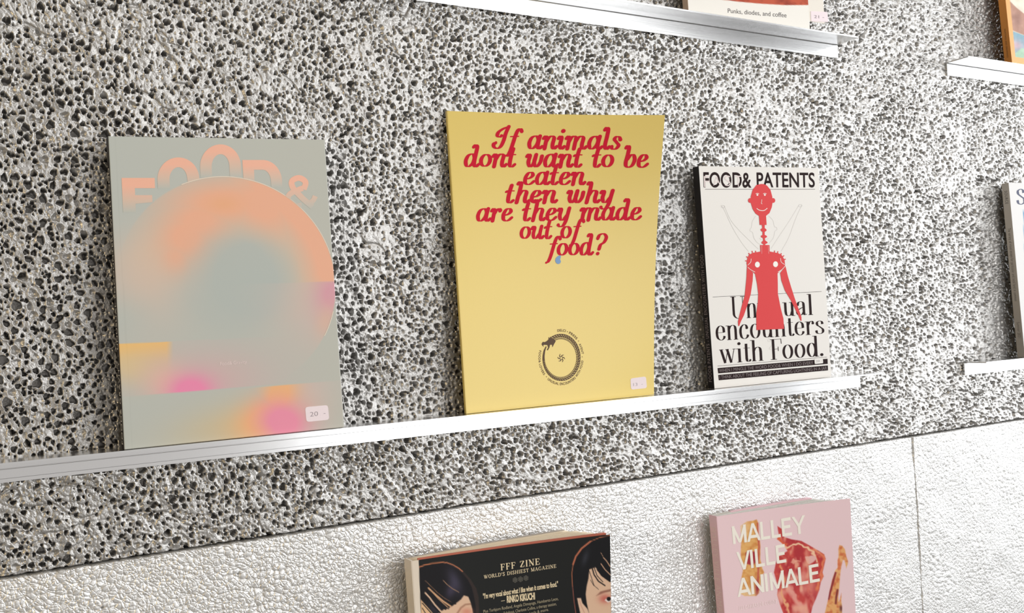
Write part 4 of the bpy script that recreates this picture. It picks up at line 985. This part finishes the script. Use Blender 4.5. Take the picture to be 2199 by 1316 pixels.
# ================================================================== 5. pink book below
ZP = -.262
pTL = TP(1540, 1108.5, ZP); pTR = TP(1825.5, 1070, ZP)
pBL = np.array([pTL[0] + .002, pTL[1] - .010, ZB2]); pBR = np.array([pTR[0] + .003, pTR[1] + .006, ZB2])
q0 = (1 - .0055) - pTL[1]; q1 = (1 - .012) - pTR[1]
cp = Cover(pTL, pTR, pBR, pBL, lambda u, v: (q0 * (1 - u) + q1 * u) * (1 - v) + (q0 * (1 - u) + .020 * u) * v, lambda u, v: .003 * np.sin(pi * np.clip(u, 0, 1)))
pk = empty('cookery_book', base_pt(cp), 'pink paperback with cut meat and white capital title, lower right on the lowest ledge', 'book')
Z8 = lambda P: zm(P, 1490, 1040, 4.768)
Z9 = lambda P: zm(P, 1660, 1170, 9.015)
def paintp(px, py):
    c = np.tile(np.array([231, 202, 206.]), (len(px), 1))
    nz = value_noise(px * 1.0 - py * .3, py * .55 + px * .2, 16., 41, 3); nz2 = value_noise(px, py, 7., 43, 2); nz3 = value_noise(px * .8, py * .35, 9., 49, 2)
    bone = pmask(px, py, Z8([(475,425),(545,378),(600,372),(645,358),(662,400),(665,500),(682,620),(680,760),(702,860),(720,900),(692,960),(668,1112),(640,1142),(520,1142),(480,1120),(486,960),(502,880),(485,800),(480,700),(486,560)]), .9)
    b = mixc(np.tile(np.array([224, 172, 104.]), (len(px), 1)), (206, 138, 74), np.clip(nz2 * 2.2 - .7, 0, 1))
    b = mixc(b, (240, 214, 184), .8 * gauss(px, py, *Z8([(490, 450)])[0], 9, 14)); b = mixc(b, (236, 208, 170), .7 * gauss(px, py, *Z8([(560, 1110)])[0], 14, 8))
    b = mixc(b, (190, 84, 70), lmask(px, py, Z8([(655,400),(655,500),(668,640),(660,740),(660,900),(655,1080)]), 3.4, 1.6)); b = mixc(b, (168, 54, 62), pmask(px, py, Z8([(530,700),(560,680),(640,690),(655,780),(600,830),(535,810)]), 1.6)); b = mixc(b, (150, 44, 56), .9 * gauss(px, py, *Z8([(648, 1060)])[0], 3, 12))
    c = c * (1 - bone[:, None]) + b * bone[:, None]
    wx = px + (value_noise(px, py, 11., 45, 2) - .5) * 12; wy = py + (value_noise(px, py, 11., 46, 2) - .5) * 12
    meat = pmask(px, py, Z8([(855,425),(900,455),(930,540),(1000,562),(1100,578),(1180,622),(1280,680),(1335,715),(1350,760),(1330,850),(1318,900),(1330,940),(1300,1000),(1285,1080),(1250,1170),(1215,1250),(1200,1316),(1190,1500),(940,1500),(915,1316),(882,1230),(852,1130),(862,1050),(820,900),(838,810),(872,735),(960,680),(900,600),(850,560),(870,520)]), .9)
    m = np.tile(np.array([196, 70, 66.]), (len(px), 1))
    m = mixc(m, (176, 50, 56), np.clip(nz * 3 - 1.2, 0, 1)); m = mixc(m, (216, 96, 78), np.clip(nz2 * 3 - 1.9, 0, 1))
    lowm = np.clip((py - 1255 + (px - 1700) * .1) / 14, 0, 1)
    m = mixc(m, (226, 150, 134), lowm * np.clip(nz3 * 3.4 - 1.2, 0, 1)); m = mixc(m, (230, 160, 146), .9 * lmask(wx, wy, Z8([(985,1060),(1040,1160),(1090,1250),(1130,1330)]), 11, 3))
    m = mixc(m, (232, 172, 156), .85 * gauss(wx, wy, *Z8([(1060, 960)])[0], 20, 7, -.2)); m = mixc(m, (226, 140, 124), .8 * gauss(wx, wy, *Z8([(1190, 1030)])[0], 10, 16, -.5))
    m = mixc(m, (240, 196, 160), lmask(wx, wy, Z8([(905,650),(960,650),(1000,628),(1070,612),(1150,632),(1200,680),(1230,735),(1260,790)]), 4.4, 1.0))
    m = mixc(m, (236, 178, 140), lmask(wx, wy, Z8([(880,590),(930,630),(965,650)]), 4, 1.0))
    m = mixc(m, (228, 130, 88), .9 * lmask(wx, wy, Z8([(1220,670),(1330,735),(1335,800),(1300,900),(1310,960),(1270,1080)]), 6, 2)); m = mixc(m, (198, 66, 52), lmask(wx, wy, Z8([(1250,740),(1300,800),(1290,860)]), 5, 2))
    m = mixc(m, (226, 176, 170), pmask(wx, wy, Z8(ell(1185, 765, 58, 42)), 1.4)); m = mixc(m, (236, 176, 150), .8 * pmask(wx, wy, Z8([(990,790),(1040,775),(1080,790),(1040,810)]), 1.2)); m = mixc(m, (236, 176, 146), np.clip(nz3 * 5 - 3.1, 0, 1) * .8)
    m = mixc(m, (230, 150, 104), lmask(wx, wy, Z8([(880,830),(900,860),(925,950),(940,1010)]), 4, 1.4)); m = mixc(m, (232, 168, 124), lmask(wx, wy, Z8([(905,1060),(925,1180),(975,1320)]), 4, 1.4)); m = mixc(m, (214, 96, 62), lmask(wx, wy, Z8([(860,560),(900,590),(935,600)]), 8, 2))
    c = c * (1 - meat[:, None]) + m * meat[:, None]
    leg = pmask(px, py, Z9([(1285,0),(1340,15),(1390,80),(1420,220),(1452,310),(1450,360),(1418,450),(1404,372),(1382,295),(1352,292),(1322,420),(1302,560),(1285,800),(1262,1000),(1275,1110),(1325,930),(1322,1080),(1340,1200),(1336,1316),(1336,1900),(900,1900),(1000,1330),(1060,1080),(1090,900),(1150,650),(1205,490),(1250,440),(1248,300),(1268,230),(1265,80)]), .8)
    g = np.tile(np.array([226, 168, 108.]), (len(px), 1)); g = mixc(g, (204, 112, 70), np.clip(nz2 * 3 - 1.3, 0, 1)); g = mixc(g, (240, 204, 160), np.clip(nz * 3 - 1.6, 0, 1) * .7)
    g = mixc(g, (214, 110, 72), .8 * lmask(px, py, Z9([(1270,280),(1285,400),(1270,460)]), 5, 2)); g = mixc(g, (142, 46, 52), lmask(px, py, Z9([(1210,540),(1160,720),(1110,900),(1075,1040)]), 4.4, 1.2)); g = mixc(g, (128, 50, 48), lmask(px, py, Z9([(1250,870),(1225,1000),(1215,1130)]), 4, 1.4)); g = mixc(g, (90, 44, 50), .9 * gauss(px, py, *Z9([(1320, 1230)])[0], 2.5, 5))
    return c * (1 - leg[:, None]) + g * leg[:, None]
vs = np.concatenate([np.linspace(0, .62, 210), np.linspace(.64, 1, 10)])
block('front_cover', cp, 0, 1, 0, 1, 0, .025, 230, 0, M_print, pk, paint=paintp, vs=vs, full=True)
block('page_section', cp, .004, .90, .003, .997, .03, .30, 20, 6, M_pages, pk); block('page_section', cp, .004, .86, .003, .997, .34, .72, 20, 6, M_pages, pk)
M_pink = paper('dusty_pink_cover', (226, 190, 198), .5)
block('flyleaf', cp, .16, .84, -.002, .997, .74, .96, 16, 6, M_pink, pk)['label'] = 'dusty pink rear flap'
block('back_cover', cp, 0, .16, 0, 1, .74, .97, 6, 6, M_pages, pk)
block('spine', cp, -.005, .004, 0, 1, .0, .97, 1, 8, M_pink, pk)
sp = [c for c in pk.children if c.name.startswith('spine')][0]
M_ink_cream = paper('ivory_ink', (240, 234, 222), .55)
spine_text('spine_lettering', cp, 'MALLEY VILLE ANIMALE / LES CAHIERS', .05, .70, .22, .80, paper('pale_rose_ink', (232, 206, 206)), sp, .0, -.0055)
ik = Ink()
sans(ik, 'MALLEY', (1573.5, 1168.5), (1731.5, 1144), 38.3, 38.3, (-.085, -1)); sans(ik, 'VILLE', (1584, 1225), (1688.5, 1206.5), 39.5, 38.5, (-.085, -1)); sans(ik, 'ANIMALE', (1584, 1282), (1760.5, 1247.5), 39, 37.6, (-.085, -1))
ik.build('title_lettering', cp, M_ink_cream, pk, .0004)
ik = Ink(); word(ik, 'LES CAHIERS DE CUISINE', (1587, 1310), (1669, 1294.5), 8, bold=.02, up=(-.085, -1)); ik.build('subtitle_lettering', cp, paper('pale_pink_ink', (240, 216, 216)), pk, .0004)
finish(pk)

# ================================================================== 6. book on the top ledge
ZUB = ZU + .0004
c6 = Cover(np.array([.8735, 1 - .014, .70]), np.array([1.108, 1 - .014, .70]), C3(1739, 61, .026, ZUB), C3(1479, 22, .026, ZUB), .0105)
pb = empty('paperback_book', base_pt(c6), 'cream book on the top ledge with brick-red picture and a coffee subtitle', 'book')
M_paperw = paper('off_white_cover', (236, 232, 224), .5)
def paint6(px, py):
    c = np.tile(np.array([236, 233, 226.]), (len(px), 1)); nz = value_noise(px, py, 12., 61, 3)
    m = pmask(px, py, [(1548, -1), (1590, 4), (1634, 8), (1686, 11), (1739, 10.8), (1739, -400), (1500, -420), (1500, -10)], .7)
    r = mixc(np.tile(np.array([190, 88, 62.]), (len(px), 1)), (150, 62, 46), np.clip(nz * 2.5 - .9, 0, 1))
    return c * (1 - m[:, None]) + r * m[:, None]
vs = np.concatenate([np.linspace(0, .72, 12), np.linspace(.74, 1, 80)])
block('front_cover', c6, 0, 1, 0, 1, 0, .06, 170, 0, M_print, pb, paint=paint6, vs=vs, full=True)
block('page_block', c6, .004, .99, .004, .997, .065, .90, 2, 2, M_pages, pb)
block('spine', c6, -.0015, .003, 0, 1, .001, .999, 1, 2, paper('beige_spine', (222, 198, 180)), pb)
block('back_cover', c6, 0, 1, 0, 1, .94, 1, 2, 2, M_paperw, pb)
zi = C3(1760, 48.5, .0255)[2]; vi = (c6.c[0][2] - zi) / (c6.c[0][2] - c6.c[2][2]); xi = C3(1784, 30, .0255)[0]
ui = (xi - c6.c[0][0]) / (c6.c[1][0] - c6.c[0][0])
leaf = block('inner_leaf', c6, .9, ui, .02, vi, .10, .16, 2, 2, paper('cream_leaf', (230, 224, 214)), pb); leaf['label'] = 'cream inner leaf that juts out at the right'
class Sh:                    # the same cover, pushed back onto the leaf
    pass
c6b = Cover(*[q + YV * .10 * .0105 for q in c6.c], .0105); c6b_on = c6b.on
def on_leaf(px, py, off=.0003): u, v = c6b.inv(px, py); return c6b.P(u, v) + c6b.nrm(u, v) * (off if np.ndim(off) == 0 else off[..., None])
c6b.on = on_leaf
st = sticker(c6b, [(1740.5, 24), (1776, 26), (1778.5, 47.6), (1741.5, 46)], M_sticker, leaf, .0005, .08)
ik = Ink(); word(ik, '21 -', (1748, 39), (1769, 40), 6.2, bold=-.01); ik.build('sticker_price', c6b, M_ink_grey, st, .0008)
ik = Ink(); word(ik, 'Punks, diodes, and coffee', (1563, 27.5), (1689, 37.5), 9.4, bold=.003, up=(-.03, -1)); ik.build('subtitle_lettering', c6, paper('dark_grey_ink', (96, 92, 92)), pb, .0003)
finish(pb)

# ================================================================== 7. orange-spined book, top right
ZRB = ZU - .0035 + .0004
c7 = Cover(np.array([1.566, 1 - .022, .70]), np.array([1.790, 1 - .022, .70]), np.array([1.786, 1 - .036, ZRB]), C3(2173.5, 132, .036, ZRB), .0128)
ob = empty('art_book', base_pt(c7), 'orange-spined book with a painted picture on the short ledge, top right corner', 'book')
Z1 = lambda P: zm(P, 1990, 0, 6.579)
def paint7(px, py):
    c = np.tile(np.array([238, 178, 112.]), (len(px), 1)); nz = value_noise(px, py, 9., 71, 3)
    frame = pmask(px, py, Z1([(1165,-900),(1175,0),(1255,806),(2600,960),(2600,-900)]), .6)
    a = np.tile(np.array([232, 226, 208.]), (len(px), 1))
    a = mixc(a, (186, 142, 122), pmask(px, py, Z1([(1100,-60),(1180,20),(1270,110),(1370,190),(1600,330),(1600,600),(1375,495),(1215,430),(1100,380)]), .8)); a = mixc(a, (140, 100, 92), .5 * gauss(px, py, *Z1([(1270, 280)])[0], 9, 14))
    a = mixc(a, (136, 174, 190), pmask(px, py, Z1([(1200,435),(1375,500),(1600,600),(1600,900),(1220,900)]), .8)); a = mixc(a, (206, 170, 180), .9 * gauss(px, py, *Z1([(1270, 640)])[0], 10, 8, .3))
    a = mixc(a, (168, 202, 176), pmask(px, py, Z1([(1255,750),(1340,680),(1420,690),(1600,760),(1600,900),(1260,900)]), 1)); a = a + (nz[:, None] - .5) * 30
    return c * (1 - frame[:, None]) + a * frame[:, None]
vs = np.concatenate([np.linspace(0, .55, 8), np.linspace(.57, 1, 110)])
block('front_cover', c7, 0, 1, 0, 1, 0, .05, 130, 0, M_printg, ob, paint=paint7, vs=vs, full=True)
block('page_block', c7, .004, .99, .004, .997, .055, .94, 2, 2, M_pages, ob); M_or = paper('orange_cover', (228, 152, 72), .4, .4)
block('back_cover', c7, 0, 1, 0, 1, .95, 1, 2, 2, M_or, ob); sp = block('spine', c7, -.0015, .004, 0, 1, .001, .999, 1, 2, M_or, ob)
spine_text('spine_lettering', c7, 'PAINTINGS AND DRAWINGS', .80, .96, .40, .62, paper('brown_ink', (120, 76, 44)), sp, .01, -.0022)
finish(ob)

# ================================================================== 8. pale book at the right edge
c8 = Cover(C3(2166, 392, .020), C3(2166, 392, .020) + np.array([.205, 0, .002]), np.array([1.764, 1 - .030, ZB]), C3(2201, 764, .030, ZB), .0128)
sb = empty('paperback_book', base_pt(c8), 'pale grey-spined book with a dark blue serif S, cut by the right edge', 'book')
def paint8(px, py):
    c = np.tile(np.array([228, 227, 226.]), (len(px), 1))
    return mixc(c, (86, 146, 190), pmask(px, py, [(2197.5, 453), (2420, 440), (2440, 700), (2204, 668)], .6))
block('front_cover', c8, 0, 1, 0, 1, 0, .05, 60, 80, M_print, sb, paint=paint8); block('page_block', c8, .004, .99, .004, .997, .055, .94, 2, 2, M_pages, sb)
M_gs = paper('grey_spine', (186, 180, 172), .5)
block('back_cover', c8, 0, 1, 0, 1, .95, 1, 2, 2, M_gs, sb); sp = block('spine', c8, -.0015, .004, 0, 1, .001, .999, 1, 2, M_gs, sb)
for t, a, b in (('SOURCE', .045, .12), ('The variety of visual essays for particular and local land in common', .26, .68), ('Summer 2021', .80, .89)): spine_text('spine_lettering', c8, t, a, b, .28, .68, paper('grey_ink', (110, 106, 104)), sp, .004, -.0022)
ik = Ink(); didone(ik, 'S', (2183, 439), (2203, 438), 21.5, 21.5, thick=.26, thin=.07); ik.build('title_lettering', c8, paper('navy_ink', (52, 58, 92)), sb, .0003)
finish(sb)
